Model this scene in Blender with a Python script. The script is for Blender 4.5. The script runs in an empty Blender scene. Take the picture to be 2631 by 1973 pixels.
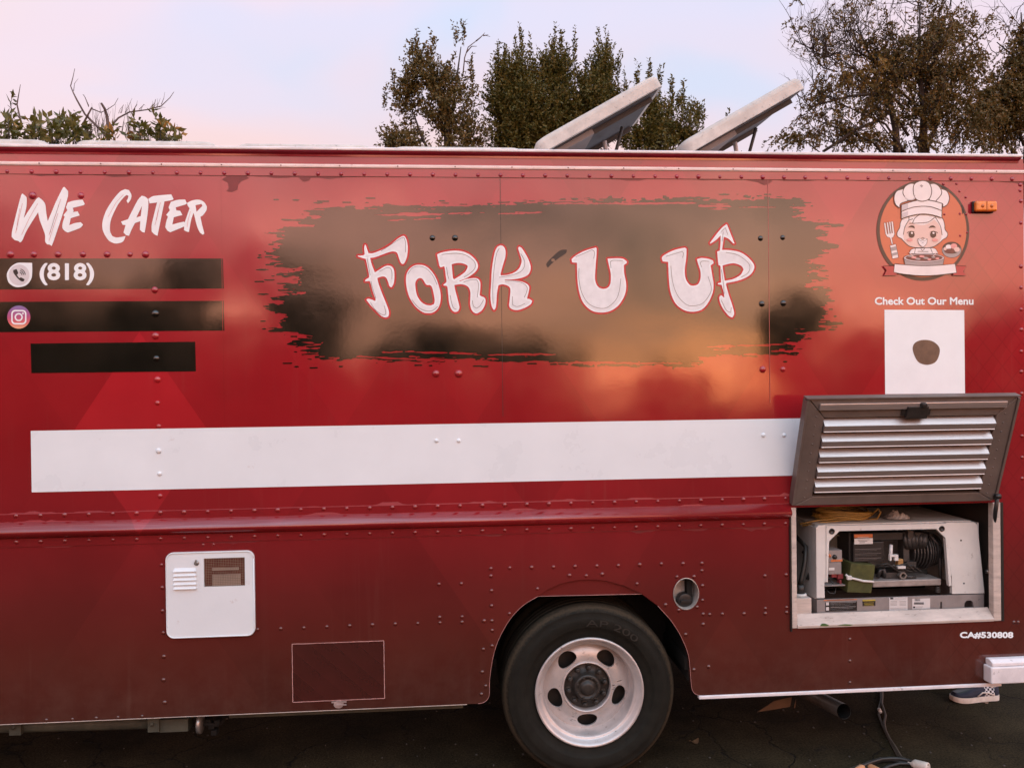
import bpy, bmesh, math, random
import numpy as np
from mathutils import Vector, Matrix, geometry
sc = bpy.context.scene
COL = sc.collection
RS = np.random.RandomState(7)
random.seed(5)

# ------------------------------------------------------------------ camera
FPX = 2025.6                                   # focal length in photograph pixels (2631 wide)
YAW, PITCH, ROLL = 0.0763401, -0.00558925, -0.01207196
CAM = np.array([0.0, -3.68, 1.905])
fw = np.array([math.sin(YAW) * math.cos(PITCH), math.cos(YAW) * math.cos(PITCH), math.sin(PITCH)])
r0 = np.array([math.cos(YAW), -math.sin(YAW), 0.0])
u0 = np.cross(r0, fw)
RT = r0 * math.cos(ROLL) + u0 * math.sin(ROLL)
UP = u0 * math.cos(ROLL) - r0 * math.sin(ROLL)
cam = bpy.data.cameras.new('camera')
cam.sensor_width = 36.0
cam.lens = 36.0 * FPX / 2631.0
cam.clip_start, cam.clip_end = 0.05, 2000
co = bpy.data.objects.new('camera', cam)
COL.objects.link(co)
M = Matrix([[RT[0], UP[0], -fw[0], CAM[0]], [RT[1], UP[1], -fw[1], CAM[1]], [RT[2], UP[2], -fw[2], CAM[2]], [0, 0, 0, 1]])
co.matrix_world = M
sc.camera = co
sc.render.resolution_x, sc.render.resolution_y = 1024, 767

# ------------------------------------------------------------------ sky and sun
SUN_AZ, SUN_EL = math.radians(21), math.radians(14)        # behind the camera, to its right
sundir = Vector((math.sin(SUN_AZ) * math.cos(SUN_EL), -math.cos(SUN_AZ) * math.cos(SUN_EL), math.sin(SUN_EL)))
wd = bpy.data.worlds.new('World'); sc.world = wd; wd.use_nodes = True
nt = wd.node_tree; nt.nodes.clear()
N = nt.nodes.new; L = nt.links.new
out = N('ShaderNodeOutputWorld'); bg = N('ShaderNodeBackground'); L(bg.outputs[0], out.inputs[0])
sky = N('ShaderNodeTexSky'); sky.sky_type = 'NISHITA'; sky.sun_disc = False
sky.sun_elevation = SUN_EL; sky.sun_rotation = math.pi - SUN_AZ
sky.dust_density = 2.0; sky.air_density = 1.2
SKY_K, CLOUD_MIX = 0.12, 0.86
SKY_STRENGTH = 1.0
tc = N('ShaderNodeTexCoord')
def wmath(op, a, b=None, clamp=False):
    n = N('ShaderNodeMath'); n.operation = op; n.use_clamp = clamp
    for i, v in enumerate((a, b)):
        if v is None: continue
        if isinstance(v, (int, float)): n.inputs[i].default_value = v
        else: L(v, n.inputs[i])
    return n.outputs[0]
def wmix(f, a, b, blend='MIX'):
    n = N('ShaderNodeMix'); n.data_type = 'RGBA'; n.blend_type = blend; n.clamp_factor = True
    for s, v in ((n.inputs[0], f), (n.inputs[6], a), (n.inputs[7], b)):
        if isinstance(v, tuple): s.default_value = (*v, 1)
        elif isinstance(v, (int, float)): s.default_value = v
        else: L(v, s)
    return n.outputs[2]
def wramp(f, stops):
    n = N('ShaderNodeValToRGB'); n.color_ramp.interpolation = 'EASE'
    e = n.color_ramp.elements
    while len(e) < len(stops): e.new(0.5)
    for k, (p, c) in zip(e, stops): k.position = p; k.color = (*c, 1)
    L(f, n.inputs[0]); return n.outputs[0]
sep = N('ShaderNodeSeparateXYZ'); L(tc.outputs['Generated'], sep.inputs[0])
dot = N('ShaderNodeVectorMath'); dot.operation = 'DOT_PRODUCT'
L(tc.outputs['Generated'], dot.inputs[0]); dot.inputs[1].default_value = (math.sin(SUN_AZ), -math.cos(SUN_AZ), 0)
toward = wmath('MULTIPLY_ADD', dot.outputs['Value'], 0.5); toward.node.inputs[2].default_value = 0.5   # 0 away from the sunset, 1 towards it
elev = sep.outputs['Z']
mp = N('ShaderNodeMapping'); mp.inputs['Scale'].default_value = (1.0, 1.0, 2.4); mp.inputs['Location'].default_value = (0.37, 0.1, 0.52)
L(tc.outputs['Generated'], mp.inputs[0])
nz = N('ShaderNodeTexNoise'); nz.inputs['Scale'].default_value = 1.7; nz.inputs['Detail'].default_value = 4; nz.inputs['Roughness'].default_value = 0.42
nz.inputs['Distortion'].default_value = 0.5
L(mp.outputs[0], nz.inputs['Vector'])
# thin dusk cloud away from the sunset: pale blue gaps, lavender and pink veils
gapx = wmath('ABSOLUTE', wmath('SUBTRACT', sep.outputs['X'], 0.06))          # the veil thins out around one pale blue gap
vf = wmath('ADD', wmath('MULTIPLY_ADD', nz.outputs['Fac'], 1.25), wmath('MULTIPLY', wmath('MINIMUM', gapx, 0.6), 0.62))
vf.node.inputs[0].links[0].from_node.inputs[2].default_value = -0.25
veil = wramp(vf, [(0.36, (0.74, 0.86, 1.10)), (0.46, (0.90, 0.86, 1.06)), (0.56, (1.03, 0.86, 0.99)), (0.68, (1.08, 0.88, 0.93))])
lowband = wramp(elev, [(0.0, (1, 1, 1)), (0.27, (0.85, 0.85, 0.85)), (0.34, (0.4, 0.4, 0.4)), (0.42, (0, 0, 0))])
streak = wramp(nz.outputs['Fac'], [(0.36, (0.35, 0.35, 0.35)), (0.56, (1, 1, 1))])
veil = wmix(wmath('MULTIPLY', lowband, streak), veil, (1.10, 0.745, 0.69))
# sunset half: peach towards the horizon, paler higher up
glow = wramp(elev, [(0.0, (4.0, 1.42, 0.60)), (0.08, (3.9, 1.42, 0.74)), (0.20, (3.1, 1.30, 0.90)), (0.33, (2.35, 1.45, 1.35)), (0.5, (1.8, 2.15, 2.6)), (0.9, (1.7, 2.5, 3.2))])
core = wmath('POWER', toward, 130.0)
glow = wmix(wmath('MULTIPLY', core, wramp(elev, [(0.0, (1, 1, 1)), (0.03, (0.8, 0.8, 0.8)), (0.08, (0, 0, 0))])), glow, (11.0, 3.4, 0.95))
nz2 = N('ShaderNodeTexNoise'); nz2.inputs['Scale'].default_value = 4.6; nz2.inputs['Detail'].default_value = 5; nz2.inputs['Roughness'].default_value = 0.5; nz2.inputs['Distortion'].default_value = 0.8; L(mp.outputs[0], nz2.inputs['Vector'])
cl = wmath('MULTIPLY', wmath('ADD', wmath('MULTIPLY', nz.outputs['Fac'], 0.8), 0.6), wramp(nz2.outputs['Fac'], [(0.36, (0.55, 0.52, 0.50)), (0.5, (0.95, 0.95, 0.95)), (0.64, (1.42, 1.40, 1.38))]))
glow = wmix(1.0, glow, cl, 'MULTIPLY')
side = wramp(toward, [(0.30, (0, 0, 0)), (0.85, (1, 1, 1))])
cloud = wmix(side, veil, glow)
nis = wmix(1.0, sky.outputs[0], (SKY_K, SKY_K, SKY_K), 'MULTIPLY')
L(wmix(CLOUD_MIX, nis, cloud), bg.inputs[0]); bg.inputs[1].default_value = SKY_STRENGTH

sl = bpy.data.lights.new('sun', 'SUN'); sl.energy = 0.75; sl.angle = math.radians(100); sl.color = (1.0, 0.97, 0.94)
so = bpy.data.objects.new('sun', sl); COL.objects.link(so)
so.rotation_euler = (-sundir).to_track_quat('-Z', 'Y').to_euler(); so.location = (2, -6, 6)
vs = sc.view_settings; vs.view_transform = 'Standard'; vs.look = 'None'; vs.exposure = 0.0; vs.gamma = 1.0; vs.use_curve_mapping = False

# ------------------------------------------------------------------ helpers
def W(u, v, Y=0.0):                              # photograph pixel -> point on the plane y = Y
    D = fw + RT * (u - 1315.5) / FPX + UP * (986.5 - v) / FPX
    return CAM + D * ((Y - CAM[1]) / D[1])
def Wz(u, v, z=0.0):                             # photograph pixel -> point on the ground
    D = fw + RT * (u - 1315.5) / FPX + UP * (986.5 - v) / FPX
    return CAM + D * ((z - CAM[2]) / D[2])
def XZ(crop, pts, Y=0.0):
    x0, y0, s = crop
    return [(lambda p: (p[0], p[2]))(W(x0 + x / s, y0 + y / s, Y)) for x, y in pts]
SRC = (0, 0, 1.0)
DSP = (0, 0, 1 / 1.18942)

def tagit(o, label=None, cat=None, group=None, kind=None):
    if label: o['label'] = label
    if cat: o['category'] = cat
    if group: o['group'] = group
    if kind: o['kind'] = kind
    return o
def empty(name, loc, label, cat, group=None):
    o = bpy.data.objects.new(name, None); COL.objects.link(o); o.location = loc; o.empty_display_size = 0.2
    return tagit(o, label, cat, group)
def wmat(o):                                      # world matrix from locations only (no depsgraph needed)
    m = o.matrix_parent_inverse @ Matrix.LocRotScale(o.location, o.rotation_euler, o.scale) if o.parent else Matrix.LocRotScale(o.location, o.rotation_euler, o.scale)
    return wmat(o.parent) @ m if o.parent else m
def put(name, me, mats, parent=None):
    o = bpy.data.objects.new(name, me); COL.objects.link(o)
    if mats is not None:
        for m in (mats if isinstance(mats, (list, tuple)) else [mats]): me.materials.append(m)
    if parent is not None:
        o.parent = parent; o.matrix_parent_inverse = wmat(parent).inverted()
    return o

class MB:
    def __init__(s): s.v = []; s.f = []; s.m = []; s.sm = []
    def add(s, vs, fs, mi=0, smooth=False):
        b = len(s.v); s.v += [tuple(map(float, p)) for p in vs]
        for f in fs: s.f.append(tuple(i + b for i in f)); s.m.append(mi); s.sm.append(smooth)
    def box(s, lo, hi, mi=0):
        (a, b, c), (d, e, f) = lo, hi
        s.add([(a, b, c), (d, b, c), (d, e, c), (a, e, c), (a, b, f), (d, b, f), (d, e, f), (a, e, f)],
              [(0, 3, 2, 1), (4, 5, 6, 7), (0, 1, 5, 4), (1, 2, 6, 5), (2, 3, 7, 6), (3, 0, 4, 7)], mi)
    def plate(s, loops, y, th=0.0, mi=0, back=False):          # x-z outline(s) facing -y
        allp = [p for l in loops for p in l]
        tris = geometry.tessellate_polygon([[Vector((p[0], p[1], 0)) for p in l] for l in loops])
        out = []
        for t in tris:
            a, b, c = (allp[i] for i in t)
            ar = (b[0] - a[0]) * (c[1] - a[1]) - (b[1] - a[1]) * (c[0] - a[0])
            if abs(ar) < 1e-12: continue
            out.append(tuple(t) if ar > 0 else (t[0], t[2], t[1]))
        s.add([(p[0], y, p[1]) for p in allp], out, mi)
        if th:
            for l in loops:
                n = len(l)
                s.add([(p[0], y, p[1]) for p in l] + [(p[0], y + th, p[1]) for p in l],
                      [(i, (i + 1) % n, (i + 1) % n + n, i + n) for i in range(n)], mi)
            if back: s.add([(p[0], y + th, p[1]) for p in allp], [t[::-1] for t in out], mi)
    def ribbon(s, pts, w, y, mi=0):
        P = [Vector(p) for p in pts]; Lf = []; Rt = []
        for i, p in enumerate(P):
            d = (P[min(i + 1, len(P) - 1)] - P[max(i - 1, 0)]); d.normalize(); n = Vector((-d.y, d.x)) * w * 0.5
            Lf.append(p + n); Rt.append(p - n)
        k = len(P)
        s.add([(p.x, y, p.y) for p in Lf] + [(p.x, y, p.y) for p in Rt], [(i + k, i + k + 1, i + 1, i) for i in range(k - 1)], mi)
    def fill(s, F, gx, gz, y, mi=0, run=10**6):             # area F > 0 as runs of whole cells and clipped border cells
        F = F.copy(); F[0, :] = F[-1, :] = F[:, 0] = F[:, -1] = -1e-3
        B = F > 0; code = B[:-1, :-1] * 1 + B[:-1, 1:] * 2 + B[1:, 1:] * 4 + B[1:, :-1] * 8; V = []; Fc = []
        def q(pts): b = len(V); V.extend(pts); Fc.append(tuple(range(b, b + len(pts))))
        for i in range(code.shape[0]):
            r = code[i]; j = 0; z0, z1 = gz[i], gz[i + 1]
            while j < len(r):
                if r[j] == 15:
                    k = j
                    while k < len(r) and r[k] == 15 and k - j < run: k += 1
                    q([(gx[j], y, z0), (gx[k], y, z0), (gx[k], y, z1), (gx[j], y, z1)]); j = k; continue
                if r[j]:
                    cs = [(i, j), (i, j + 1), (i + 1, j + 1), (i + 1, j)]; pts = []
                    for a in range(4):
                        p, n = cs[a], cs[(a + 1) % 4]
                        if B[p]: pts.append((gx[p[1]], y, gz[p[0]]))
                        if B[p] != B[n]:
                            t = F[p] / (F[p] - F[n]); pts.append((gx[p[1]] + (gx[n[1]] - gx[p[1]]) * t, y, gz[p[0]] + (gz[n[0]] - gz[p[0]]) * t))
                    if len(pts) > 2: q(pts)
                j += 1
        s.add(V, Fc, mi)
    def tube(s, pts, rad, n=8, mi=0, caps=True, smooth=True):
        P = [Vector(p) for p in pts]; k = len(P)
        R = rad if isinstance(rad, (list, tuple)) else [rad] * k
        vs = []; prev = None
        for i, p in enumerate(P):
            d = (P[min(i + 1, k - 1)] - P[max(i - 1, 0)])
            if d.length < 1e-9: d = Vector((0, 0, 1))
            d.normalize()
            if prev is None:
                a = d.orthogonal().normalized()
            else:
                a = prev - d * prev.dot(d)
                a = a.normalized() if a.length > 1e-6 else d.orthogonal().normalized()
            prev = a; b = d.cross(a)
            for j in range(n):
                t = 2 * math.pi * j / n; vs.append(p + (a * math.cos(t) + b * math.sin(t)) * R[i])
        fs = [(i * n + j, i * n + (j + 1) % n, (i + 1) * n + (j + 1) % n, (i + 1) * n + j) for i in range(k - 1) for j in range(n)]
        if caps: fs += [tuple(range(n - 1, -1, -1)), tuple(range((k - 1) * n, k * n))]
        s.add(vs, fs, mi, smooth)
    def lathe(s, prof, c, n=64, mi=0, axis='y', smooth=True, sx=1.0, sz=1.0):   # prof: (radius, offset along the axis)
        vs = []
        for r, h in prof:
            for j in range(n):
                t = 2 * math.pi * j / n
                a, b = r * math.cos(t) * sx, r * math.sin(t) * sz
                vs.append((c[0] + a, c[1] + h, c[2] + b) if axis == 'y' else ((c[0] + h, c[1] + a, c[2] + b) if axis == 'x' else (c[0] + a, c[1] + b, c[2] + h)))
        k = len(prof)
        fs = [(i * n + j, i * n + (j + 1) % n, (i + 1) * n + (j + 1) % n, (i + 1) * n + j) for i in range(k - 1) for j in range(n)]
        s.add(vs, fs, mi, smooth)
    def prism_x(s, prof, x0, x1, mi=0, smooth=False):           # profile of (y,z) swept along x
        n = len(prof)
        s.add([(x0, y, z) for y, z in prof] + [(x1, y, z) for y, z in prof],
              [(i, (i + 1) % n, (i + 1) % n + n, i + n) for i in range(n)] + [tuple(range(n - 1, -1, -1)), tuple(range(n, 2 * n))], mi, smooth)
    def mesh(s, name, fix=False):
        me = bpy.data.meshes.new(name); me.from_pydata(s.v, [], s.f)
        me.polygons.foreach_set('material_index', s.m); me.polygons.foreach_set('use_smooth', s.sm); me.update()
        if fix:
            bm = bmesh.new(); bm.from_mesh(me); bmesh.ops.recalc_face_normals(bm, faces=bm.faces); bm.to_mesh(me); bm.free()
        return me
    def build(s, name, mats, parent=None, fix=False, bevel=0.0, seg=2):
        me = s.mesh(name, fix)
        if bevel:
            bm = bmesh.new(); bm.from_mesh(me); bmesh.ops.remove_doubles(bm, verts=bm.verts, dist=1e-5)
            bmesh.ops.recalc_face_normals(bm, faces=bm.faces)
            es = [e for e in bm.edges if len(e.link_faces) == 2 and e.calc_face_angle() > 0.6]
            bmesh.ops.bevel(bm, geom=es, offset=bevel, segments=seg, affect='EDGES', profile=0.5, clamp_overlap=True)
            bm.to_mesh(me); bm.free()
        return put(name, me, mats, parent)

def smooth_loop(pts, closed=True, sub=6, corner=62):
    P = [Vector(p) for p in pts]; n = len(P); outp = []
    cor = []
    for i in range(n):
        a, b, c = P[i - 1], P[i], P[(i + 1) % n]
        d1, d2 = b - a, c - b
        cor.append(d1.length > 1e-9 and d2.length > 1e-9 and math.degrees(d1.angle(d2)) > corner)
    for i in range(n if closed else n - 1):
        p1, p2 = P[i], P[(i + 1) % n]
        p0 = P[i - 1] if (closed or i > 0) else p1
        p3 = P[(i + 2) % n] if (closed or i + 2 < n) else p2
        m1 = (p2 - p0) * 0.5 if not cor[i] else (p2 - p1) * 0.6
        m2 = (p3 - p1) * 0.5 if not cor[(i + 1) % n] else (p2 - p1) * 0.6
        lim = (p2 - p1).length * 1.1
        if m1.length > lim: m1 *= lim / m1.length
        if m2.length > lim: m2 *= lim / m2.length
        for k in range(sub):
            t = k / sub
            h = (2 * t**3 - 3 * t**2 + 1) * p1 + (t**3 - 2 * t**2 + t) * m1 + (-2 * t**3 + 3 * t**2) * p2 + (t**3 - t**2) * m2
            outp.append((h.x, h.y))
    if not closed: outp.append(tuple(P[-1]))
    return outp

def sdf(loops, gx, gz):                            # signed distance, positive inside
    d2 = np.full((len(gz), len(gx)), 1e9); ins = np.zeros((len(gz), len(gx)), bool)
    X, Z = np.meshgrid(gx, gz)
    for l in loops:
        n = len(l)
        for i in range(n):
            (ax, az), (bx, bz) = l[i], l[(i + 1) % n]
            ex, ez = bx - ax, bz - az; q = ex * ex + ez * ez
            if q < 1e-14: continue
            t = np.clip(((X - ax) * ex + (Z - az) * ez) / q, 0, 1)
            d2 = np.minimum(d2, (X - ax - t * ex)**2 + (Z - az - t * ez)**2)
            if az != bz:
                c = ((Z < az) != (Z < bz)); ins ^= c & (X < ax + (Z - az) / (bz - az) * ex)
    d = np.sqrt(d2); return np.where(ins, d, -d)
MS = {1: [(0, 3)], 2: [(1, 0)], 3: [(1, 3)], 4: [(2, 1)], 5: [(0, 3), (2, 1)], 6: [(2, 0)], 7: [(2, 3)], 8: [(3, 2)], 9: [(0, 2)], 10: [(1, 0), (3, 2)],
      11: [(1, 2)], 12: [(3, 1)], 13: [(0, 1)], 14: [(3, 0)]}
def contour(F, gx, gz, minarea=1e-6):              # outline loops of F > 0, grouped outer + holes
    F = F.copy(); F[0, :] = F[-1, :] = F[:, 0] = F[:, -1] = -1e-3
    B = F > 0
    code = B[:-1, :-1] * 1 + B[:-1, 1:] * 2 + B[1:, 1:] * 4 + B[1:, :-1] * 8
    nx = {}; pos = {}
    def ed(i, j, e):
        if e == 0: return (0, i, j), (i, j), (i, j + 1)
        if e == 1: return (1, i, j + 1), (i, j + 1), (i + 1, j + 1)
        if e == 2: return (0, i + 1, j), (i + 1, j), (i + 1, j + 1)
        return (1, i, j), (i, j), (i + 1, j)
    for i, j in zip(*np.nonzero((code > 0) & (code < 15))):
        for a, b in MS[int(code[i, j])]:
            ks = []
            for e in (a, b):
                k, p, q = ed(i, j, e); ks.append(k)
                if k not in pos:
                    fp, fq = F[p], F[q]; t = fp / (fp - fq); t = min(max(t, 0.02), 0.98)
                    pos[k] = (gx[p[1]] + (gx[q[1]] - gx[p[1]]) * t, gz[p[0]] + (gz[q[0]] - gz[p[0]]) * t)
            nx[ks[0]] = ks[1]
    loops = []
    while nx:
        k0 = next(iter(nx)); k = k0; l = []
        while k in nx: l.append(pos[k]); k = nx.pop(k)
        if len(l) > 3:
            A = 0.5 * sum(l[i - 1][0] * l[i][1] - l[i][0] * l[i - 1][1] for i in range(len(l)))
            if abs(A) > minarea: loops.append((A, l))
    outs = [[l] for A, l in loops if A > 0]
    def inside(p, l):
        c = False
        for i in range(len(l)):
            (ax, az), (bx, bz) = l[i - 1], l[i]
            if (az > p[1]) != (bz > p[1]) and p[0] < ax + (p[1] - az) / (bz - az) * (bx - ax): c = not c
        return c
    outs.sort(key=lambda g: len(g[0]))
    for A, l in loops:
        if A < 0:
            for g in outs:
                if inside(l[0], g[0]): g.append(l); break
    return outs
def ell(cx, cy, rx, ry, n=40, a0=0.0, a1=2 * math.pi):
    return [(cx + rx * math.cos(a0 + (a1 - a0) * i / n), cy + ry * math.sin(a0 + (a1 - a0) * i / n)) for i in range(n)]
def rrect(x0, y0, x1, y1, r, n=6):
    o = []
    for cx, cy, a in ((x1 - r, y1 - r, 0), (x0 + r, y1 - r, 1), (x0 + r, y0 + r, 2), (x1 - r, y0 + r, 3)):
        o += [(cx + r * math.cos((a + k / n) * math.pi / 2), cy + r * math.sin((a + k / n) * math.pi / 2)) for k in range(n + 1)]
    return o

# ------------------------------------------------------------------ materials
class MT:
    def __init__(s, name, color, rough=0.5, metal=0.0, spec=0.5, var=0.15, scale=6.0, bump=0.0, bscale=80.0, stretch=None, dark=None, dark_at=0.62):
        s.m = bpy.data.materials.new(name); s.m.use_nodes = True; s.t = s.m.node_tree
        s.b = s.t.nodes['Principled BSDF']
        s.b.inputs['Roughness'].default_value = rough; s.b.inputs['Metallic'].default_value = metal
        s.b.inputs['Specular IOR Level'].default_value = spec
        s.geo = s.t.nodes.new('ShaderNodeNewGeometry'); s.posn = s.geo.outputs['Position']
        v = s.posn
        if stretch:
            mp = s.t.nodes.new('ShaderNodeMapping'); mp.inputs['Scale'].default_value = stretch; s.t.links.new(v, mp.inputs[0]); v = mp.outputs[0]
        n = s.noise(v, scale, 5, 0.6)
        c0 = tuple(max(0, c * (1 - var)) for c in color); c1 = tuple(min(1, c * (1 + var)) for c in color)
        s.col = s.ramp(n, [(0.3, c0), (0.7, c1)])
        if dark:
            n2 = s.noise(v, scale * 3.1, 6, 0.7)
            f = s.ramp(n2, [(dark_at, (0, 0, 0)), (dark_at + 0.1, (1, 1, 1))])
            s.col = s.mix(f, s.col, dark)
        s.t.links.new(s.col, s.b.inputs['Base Color'])
        if bump:
            nb = s.noise(v, bscale, 3, 0.5); s.bump(nb, bump)
    def noise(s, v, scale, det=4, rough=0.5, dist=0.0):
        n = s.t.nodes.new('ShaderNodeTexNoise'); n.inputs['Scale'].default_value = scale; n.inputs['Detail'].default_value = det
        n.inputs['Roughness'].default_value = rough; n.inputs['Distortion'].default_value = dist
        s.t.links.new(v, n.inputs['Vector']); return n.outputs['Fac']
    def ramp(s, f, stops, interp='LINEAR'):
        n = s.t.nodes.new('ShaderNodeValToRGB'); e = n.color_ramp.elements; n.color_ramp.interpolation = interp
        while len(e) < len(stops): e.new(0.5)
        for k, (p, c) in zip(e, stops): k.position = p; k.color = (*c, 1)
        s.t.links.new(f, n.inputs[0]); return n.outputs[0]
    def mix(s, f, a, b, blend='MIX'):
        n = s.t.nodes.new('ShaderNodeMix'); n.data_type = 'RGBA'; n.blend_type = blend
        for sk, v in ((n.inputs[0], f), (n.inputs[6], a), (n.inputs[7], b)):
            if isinstance(v, tuple): sk.default_value = (*v, 1)
            elif isinstance(v, (int, float)): sk.default_value = v
            else: s.t.links.new(v, sk)
        return n.outputs[2]
    def math(s, op, a, b=None, c=None):
        n = s.t.nodes.new('ShaderNodeMath'); n.operation = op
        for i, v in enumerate((a, b, c)):
            if v is None: continue
            if isinstance(v, (int, float)): n.inputs[i].default_value = v
            else: s.t.links.new(v, n.inputs[i])
        return n.outputs[0]
    def bump(s, h, strength, dist=0.01):
        n = s.t.nodes.new('ShaderNodeBump'); n.inputs['Strength'].default_value = strength; n.inputs['Distance'].default_value = dist
        s.t.links.new(h, n.inputs['Height'])
        if s.b.inputs['Normal'].is_linked: s.t.links.new(s.b.inputs['Normal'].links[0].from_socket, n.inputs['Normal'])
        s.t.links.new(n.outputs[0], s.b.inputs['Normal'])
    def setcol(s, c): s.t.links.new(c, s.b.inputs['Base Color'])
def sheen(m, rough):            # taut vinyl on sheet metal: slow waves, fine orange peel, dull smears
    w = m.noise(m.posn, 1.6, 2, 0.4); m.bump(w, 0.13, 0.05)
    o = m.noise(m.posn, 55, 2, 0.5); m.bump(o, 0.013, 0.004)
    r = m.ramp(m.noise(m.posn, 3.0, 5, 0.65), [(0.3, (rough * 0.7,) * 3), (0.75, (rough * 1.6,) * 3)])
    m.t.links.new(r, m.b.inputs['Roughness'])

# red printed wrap: fades to dark maroon at the skirt, large argyle diamonds, fine quilting low down
wrap = MT('red_wrap', (0.3, 0.02, 0.02), 0.16, spec=0.85)
sx = wrap.t.nodes.new('ShaderNodeSeparateXYZ'); wrap.t.links.new(wrap.posn, sx.inputs[0])
px, pz = sx.outputs['X'], sx.outputs['Z']
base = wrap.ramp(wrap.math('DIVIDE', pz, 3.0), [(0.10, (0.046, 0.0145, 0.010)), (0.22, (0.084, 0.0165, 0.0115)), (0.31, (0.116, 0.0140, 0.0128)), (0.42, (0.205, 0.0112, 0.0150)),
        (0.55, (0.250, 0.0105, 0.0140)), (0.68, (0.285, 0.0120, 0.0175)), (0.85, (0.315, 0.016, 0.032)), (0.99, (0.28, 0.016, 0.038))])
def lattice(x0, z0, w, h):
    a = wrap.math('DIVIDE', wrap.math('SUBTRACT', px, x0), w); b = wrap.math('DIVIDE', wrap.math('SUBTRACT', pz, z0), h)
    return wrap.math('ADD', wrap.math('ADD', a, b), 0.5), wrap.math('ADD', wrap.math('SUBTRACT', a, b), 0.5)
u_, v_ = lattice(-1.404, 1.685, 0.60, 0.91)
cu, cv = wrap.math('FLOOR', u_), wrap.math('FLOOR', v_)
cmb = wrap.t.nodes.new('ShaderNodeCombineXYZ'); wrap.t.links.new(cu, cmb.inputs[0]); wrap.t.links.new(cv, cmb.inputs[1])
wn = wrap.t.nodes.new('ShaderNodeTexWhiteNoise'); wrap.t.links.new(cmb.outputs[0], wn.inputs['Vector'])
first = wrap.math('LESS_THAN', wrap.math('ADD', wrap.math('ABSOLUTE', cu), wrap.math('ABSOLUTE', cv)), 0.5)
cellb = wrap.math('MAXIMUM', wrap.math('MULTIPLY_ADD', wn.outputs['Value'], 0.20, 0.90), wrap.math('MULTIPLY', first, 1.30))
softv = wrap.math('MULTIPLY_ADD', wrap.noise(wrap.posn, 1.3, 4, 0.6), 0.7, 0.66)
q1, q2 = lattice(2.6, 1.1, 0.10, 0.12)
def line(t): return wrap.math('LESS_THAN', wrap.math('ABSOLUTE', wrap.math('SUBTRACT', wrap.math('FRACT', t), 0.5)), 0.035)
qz = wrap.math('MULTIPLY', wrap.math('MAXIMUM', line(q1), line(q2)), wrap.math('GREATER_THAN', px, 2.40))
fac = wrap.math('MULTIPLY', wrap.math('MULTIPLY', cellb, softv), wrap.math('MULTIPLY_ADD', qz, -0.13, 1.0))
wrap.fac = fac
vm = wrap.t.nodes.new('ShaderNodeVectorMath'); vm.operation = 'SCALE'
wrap.t.links.new(base, vm.inputs[0]); wrap.t.links.new(fac, vm.inputs['Scale'])
strk = wrap.t.nodes.new('ShaderNodeMapping'); strk.inputs['Scale'].default_value = (26, 26, 0.7); wrap.t.links.new(wrap.posn, strk.inputs[0])
runs = wrap.math('MULTIPLY', wrap.ramp(wrap.noise(strk.outputs[0], 1.0, 4, 0.6), [(0.55, (0, 0, 0)), (0.75, (1, 1, 1))]), wrap.ramp(wrap.noise(wrap.posn, 1.9, 3, 0.5), [(0.45, (0, 0, 0)), (0.65, (1, 1, 1))]))
drt = wrap.ramp(wrap.noise(wrap.posn, 22, 8, 0.75), [(0.66, (0, 0, 0)), (0.76, (1, 1, 1))])
spray = wrap.math('MULTIPLY', wrap.ramp(wrap.noise(wrap.posn, 7, 7, 0.7), [(0.4, (0, 0, 0)), (0.7, (1, 1, 1))]), wrap.ramp(wrap.math('DIVIDE', pz, 3.0), [(0.10, (0.5, 0.5, 0.5)), (0.26, (0, 0, 0))]))     # road dust thrown up along the skirt
dirt = wrap.math('ADD', wrap.math('ADD', wrap.math('MULTIPLY', drt, 0.16), wrap.math('MULTIPLY', runs, 0.10)), wrap.math('MULTIPLY', spray, 0.30))
wrap.setcol(wrap.mix(dirt, vm.outputs[0], (0.22, 0.14, 0.11)))
sheen(wrap, 0.095)
black = MT('black_print', (0.0085, 0.0075, 0.0055), 0.14, spec=0.85, var=0.2); sheen(black, 0.085)
white = MT('white_vinyl', (0.69, 0.745, 0.775), 0.3, spec=0.35, var=0.035, scale=3.0, dark=(0.55, 0.53, 0.53), dark_at=0.66); sheen(white, 0.3)
lett_w = MT('white_letter_print', (0.76, 0.81, 0.83), 0.4, spec=0.3, var=0.07, scale=22)
lett_g = MT('letter_shade_print', (0.71, 0.73, 0.75), 0.4, spec=0.3, var=0.07, scale=26)
lett_r = MT('red_outline_print', (0.48, 0.028, 0.03), 0.4, spec=0.4, var=0.15, scale=30)
ink = MT('grey_ink', (0.14, 0.11, 0.10), 0.5, var=0.1)
dark_i = MT('black_ink', (0.012, 0.012, 0.012), 0.4, var=0.1)
brushw = MT('dry_brush_white', (0.78, 0.82, 0.84), 0.45, spec=0.3, var=0.05, scale=14)
enamel = MT('white_enamel', (0.66, 0.70, 0.725), 0.42, spec=0.4, var=0.03, scale=5, dark=(0.5, 0.45, 0.43), dark_at=0.65, bump=0.03)
alu = MT('worn_aluminium', (0.56, 0.53, 0.51), 0.42, metal=0.35, spec=0.5, var=0.2, scale=9, stretch=(1, 1, 6), dark=(0.22, 0.18, 0.16), dark_at=0.62, bump=0.05)
alu_w = MT('chalky_white_metal', (0.70, 0.66, 0.67), 0.5, var=0.15, scale=9, dark=(0.30, 0.27, 0.26), dark_at=0.62, bump=0.06)
pinkw = MT('faded_moulding', (0.78, 0.63, 0.60), 0.4, var=0.1, scale=12, dark=(0.45, 0.22, 0.22), dark_at=0.62)
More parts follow.
